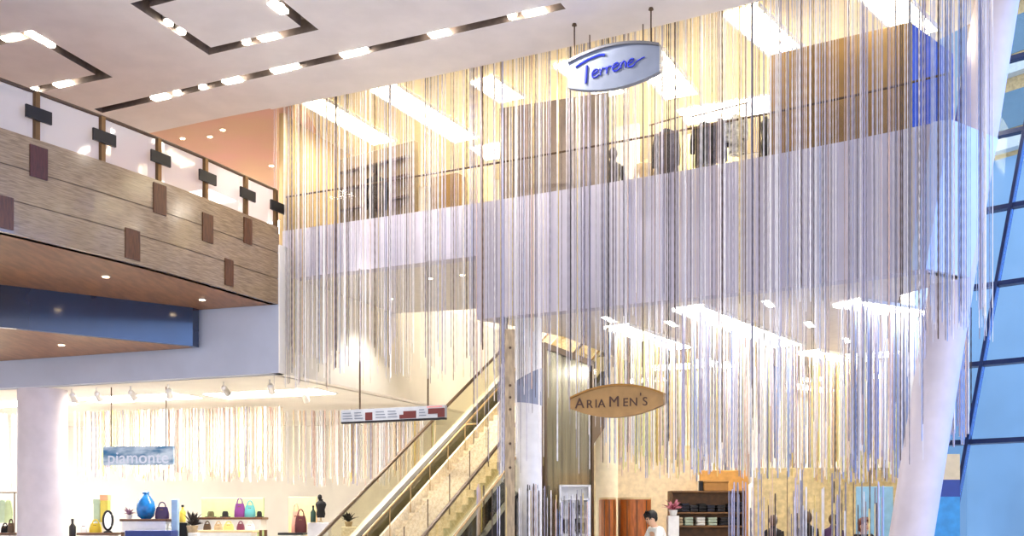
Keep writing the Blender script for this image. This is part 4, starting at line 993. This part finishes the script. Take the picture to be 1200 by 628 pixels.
# ------------------------------------------------------------------ people
def skin_mesh(name, verts, edges, radii, m, parent, sub=1):
    me = bpy.data.meshes.new(name); me.from_pydata(verts, edges, []); me.update(); o = bpy.data.objects.new(name, me); C.objects.link(o); o.parent = parent
    md = o.modifiers.new('Skin','SKIN'); md.use_smooth_shade = True
    if not me.skin_vertices: return o
    for i, r in enumerate(radii):
        sv = me.skin_vertices[0].data[i]; sv.radius = r if isinstance(r, tuple) else (r,r); sv.use_root = (i == 0)
    sd = o.modifiers.new('Sub','SUBSURF'); sd.levels = sub; sd.render_levels = sub
    me.materials.append(m); return o
def person(label, loc, h, rz, top, bottom_, hairc, bend=0., hair_len=.1, reach=0.):
    t = thing('person', label, 'person', loc, rz); k = h/1.75
    sk = mat('skin_tone',(224,180,150),.55); V = []; E = []; R = []
    def v(p, r, par=None):
        p = Vector(p)
        if p.z > .95:                                     # bend forward (towards -y) at the hip
            d = p-Vector((0,0,.95)); p = Vector((0,0,.95))+Matrix.Rotation(bend,3,'X') @ d
        V.append(tuple(p*k)); R.append((r[0]*k,r[1]*k) if isinstance(r,tuple) else r*k)
        if par is not None: E.append((par,len(V)-1))
        return len(V)-1
    pel = v((0,0,.95),(.15,.11)); wa = v((0,0,1.1),(.13,.095),pel); ch = v((0,0,1.3),(.16,.11),wa); nb = v((0,0,1.45),(.085,.07),ch); nk = v((0,-.005,1.52),.055,nb)
    jaw = v((0,-.03,1.57),(.062,.075),nk); hd = v((0,-.015,1.66),(.078,.098),jaw); cr = v((0,.0,1.72),(.06,.075),hd)
    v((0,-.125,1.635),.014,hd)
    for s in (-1,1): v((s*.085,.0,1.645),.016,hd)
    for s in (-1,1):
        sh = v((s*.17,0,1.42),.062,ch); el = v((s*.23,-.02-reach*.15,1.13+reach*.08),.042,sh); wr = v((s*.2,-.14-reach*.2,.92+reach*.18),.028,el); pa = v((s*.19,-.17-reach*.22,.85+reach*.17),(.036,.018),wr)
        for i, (dx, L) in enumerate(((-.028,.075),(-.01,.085),(.01,.08),(.027,.062))):
            f1 = v((s*.19+dx,-.19-reach*.23,.80+reach*.16),.0095,pa); v((s*.19+dx,-.2-reach*.22,.80-L*.7+reach*.16),.008,f1)
        th = v((s*.155,-.2-reach*.22,.84+reach*.17),.011,pa); v((s*.148,-.22-reach*.22,.80+reach*.17),.009,th)
        hp = v((s*.09,0,.88),.095,pel); kn = v((s*.1,-.02,.5),.06,hp); an = v((s*.1,.02,.09),.038,kn); v((s*.1,-.13,.035),(.038,.03),an)
    skin_mesh('body', V, E, R, sk, t, 2)
    nose = None
    # clothes follow the body
    def sub_skin(name, idx_from, m, grow):
        pass
    V2=[];E2=[];R2=[]
    bV, bR = V, R
    def shell(name, chain_list, m, grow, root=0):
        mp = {}; vv=[]; ee=[]; rr=[]
        for a, b in chain_list:
            for i in (a, b):
                if i not in mp: mp[i] = len(vv); vv.append(bV[i]); r = bR[i]; r = r if isinstance(r,tuple) else (r,r); rr.append((r[0]+grow*k, r[1]+grow*k))
            ee.append((mp[a], mp[b]))
        return skin_mesh(name, vv, ee, rr, m, t, 2)
    arms = []; legs = []
    for a, b in E:
        if a == ch and b > cr+2: arms.append((a,b)); 
    sh_ids = [b for a, b in arms]; ar2 = list(arms)
    for a, b in E:
        if a in sh_ids: ar2.append((a,b)); 
    els = [b for a, b in ar2 if a in sh_ids]
    for a, b in E:
        if a in els: ar2.append((a,b))
    shell('shirt', [(pel,wa),(wa,ch),(ch,nb)]+ar2, top, .018)
    hips = [b for a, b in E if a == pel and b != wa]; L2 = [(pel,b) for b in hips]
    for a, b in E:
        if a in hips: L2.append((a,b))
    kns = [b for a, b in L2 if a in hips]
    for a, b in E:
        if a in kns: L2.append((a,b))
    shell('trousers', L2, bottom_, .014)
    Mb = Matrix.Translation((0,0,.95*k)) @ Matrix.Rotation(bend,4,'X') @ Matrix.Translation((0,0,-.95*k))
    mb = MB(); mb.sphere((0,.022*k,1.685*k), .105*k, 18, 12, (.92,1.02,1.0)); 
    mb.sphere((0,.06*k,(1.66-hair_len*.5)*k), .075*k, 14, 8, (1.05,.7,1.0+hair_len*4)); mb.v = [tuple(Mb @ Vector(p)) for p in mb.v]
    mb.v = list(mb.v)
    for i in range(9):
        a = -1.2+.3*i; fr = MB(); fr.tube([Mb @ Vector((math.sin(a)*.06*k,-.02*k-math.cos(a)*.02*k,1.785*k)), Mb @ Vector((math.sin(a)*.098*k,-.03*k-math.cos(a)*.075*k,1.735*k)), Mb @ Vector((math.sin(a)*.104*k,-.035*k-math.cos(a)*.078*k,(1.69 if abs(a)<.7 else 1.64)*k))], [.02*k,.022*k,.006*k], 6); mb.add(fr.v, fr.f)
    mb.build('hair', hairc, t, True)
    for s in (-1,1):
        mb = MB(); mb.sphere((s*.032*k,-.108*k,1.66*k), .012*k, 8, 6); mb.v = [tuple(Mb @ Vector(p)) for p in mb.v]; mb.build('eye', M_black, t, True)
    mb = MB(); mb.box(-.025*k,.025*k,-.108*k,-.098*k,1.578*k,1.588*k); mb.v = [tuple(Mb @ Vector(p)) for p in mb.v]; mb.build('mouth', mat('lip',(180,90,86),.5), t)
    return t
q = P(777,610,19.6)
person('person with short black hair in a white top leaning forward', Vector((q.x,q.y,0)), 1.8, -1.2, mat('white_top',(244,246,244),.8,noise=.08), M_char, mat('black_hair',(18,16,20),.5), .35, .04, 1.0)
q = P(1012,610,18.2)
person('person with auburn hair in a black top near the leaning column', Vector((q.x,q.y,0)), 1.62, .4, M_blk, M_navy, mat('auburn_hair',(110,52,30),.5), 0, .1)

# ------------------------------------------------------------------ world, lights, camera
w = bpy.data.worlds.new('World'); S.world = w; w.use_nodes = True; nt = w.node_tree
bg = nt.nodes['Background']; tc = nt.nodes.new('ShaderNodeTexCoord'); nz = nt.nodes.new('ShaderNodeTexNoise'); mp = nt.nodes.new('ShaderNodeMapping'); cr = nt.nodes.new('ShaderNodeValToRGB')
mp.inputs['Scale'].default_value = (2,2,5); nz.inputs['Scale'].default_value = 1.2; nz.inputs['Detail'].default_value = 5
cr.color_ramp.elements[0].position = .35; cr.color_ramp.elements[0].color = (.17,.31,.54,1); cr.color_ramp.elements[1].position = .7; cr.color_ramp.elements[1].color = (.31,.46,.66,1)
nt.links.new(tc.outputs['Generated'], mp.inputs[0]); nt.links.new(mp.outputs[0], nz.inputs['Vector']); nt.links.new(nz.outputs['Fac'], cr.inputs[0]); 
# the sky on the sunny side (behind the viewer) is brighter and whiter
sx_ = nt.nodes.new('ShaderNodeSeparateXYZ'); nt.links.new(tc.outputs['Generated'], sx_.inputs[0])
mr_ = nt.nodes.new('ShaderNodeMapRange'); mr_.inputs[1].default_value = .1; mr_.inputs[2].default_value = -.7; nt.links.new(sx_.outputs['Y'], mr_.inputs[0])
mm_ = nt.nodes.new('ShaderNodeMix'); mm_.data_type = 'RGBA'; nt.links.new(mr_.outputs[0], mm_.inputs[0]); nt.links.new(cr.outputs[0], mm_.inputs[6]); mm_.inputs[7].default_value = (2.1,2.0,2.0,1)
# deep blue clear sky to the right of the viewer
mr2 = nt.nodes.new('ShaderNodeMapRange'); mr2.inputs[1].default_value = .5; mr2.inputs[2].default_value = .95; nt.links.new(sx_.outputs['X'], mr2.inputs[0])
mm2 = nt.nodes.new('ShaderNodeMix'); mm2.data_type = 'RGBA'; nt.links.new(mr2.outputs[0], mm2.inputs[0]); nt.links.new(mm_.outputs[2], mm2.inputs[6]); mm2.inputs[7].default_value = (.9,2.0,5.0,1)
nt.links.new(mm2.outputs[2], bg.inputs['Color'])
bg.inputs['Strength'].default_value = 1.0

def spot(loc, target, power, col, angle=1.2, r=.06, blend=.6):
    l = bpy.data.lights.new('spot', 'SPOT'); l.energy = power; l.color = col; l.spot_size = angle; l.spot_blend = blend; l.shadow_soft_size = r
    o = bpy.data.objects.new('spot_lamp', l); C.objects.link(o); o.location = loc; o.rotation_euler = (Vector(target)-Vector(loc)).to_track_quat('-Z','Y').to_euler(); return o
warm = (1,.86,.66)
# track spots of the atrium ceiling washing the fascia and curtain
for px, py, tx in [(188,114,380),(272,95,470),(329,82,560),(411,63.5,650),(515,40,760),(626,14.7,880)]:
    q = PZ(px,py,ZC)+Vector((0,0,-.03)); g_ = fc(tx); spot(q, (g_.x,g_.y,5.8), 420, (1,.92,.86), 1.3)

for x, y in ((458,350),(504,326),(542,322)):
    q = PZ(x,y,ZB2-.03); spot(q, (q.x,q.y,0), 160 if x < 470 else 420, (1,.94,.84), 1.9, .05)
for px, py, tg in [(198,28.5,(-2.6,18.2,1)),(213,38.5,(-1.6,19.5,2.5)),(315,44,(-1.2,18.4,2.)),(288,50.3,(-2.2,20,3))]:
    q = PZ(px,py,ZC)+Vector((0,0,-.03)); spot(q, tg, 900, (1,.95,.88), .5)
cam = bpy.data.cameras.new('Camera'); co = bpy.data.objects.new('Camera', cam); C.objects.link(co)
co.location = (0,0,EYE); co.rotation_euler = (PI/2,0,0); cam.sensor_width = 36; cam.lens = 36*F/1200; cam.shift_y = (HY-314)/1200; cam.clip_end = 300
S.camera = co
vs = S.view_settings; vs.view_transform = 'Standard'; vs.look = 'None'; vs.exposure = .3; vs.gamma = 1; vs.use_curve_mapping = False
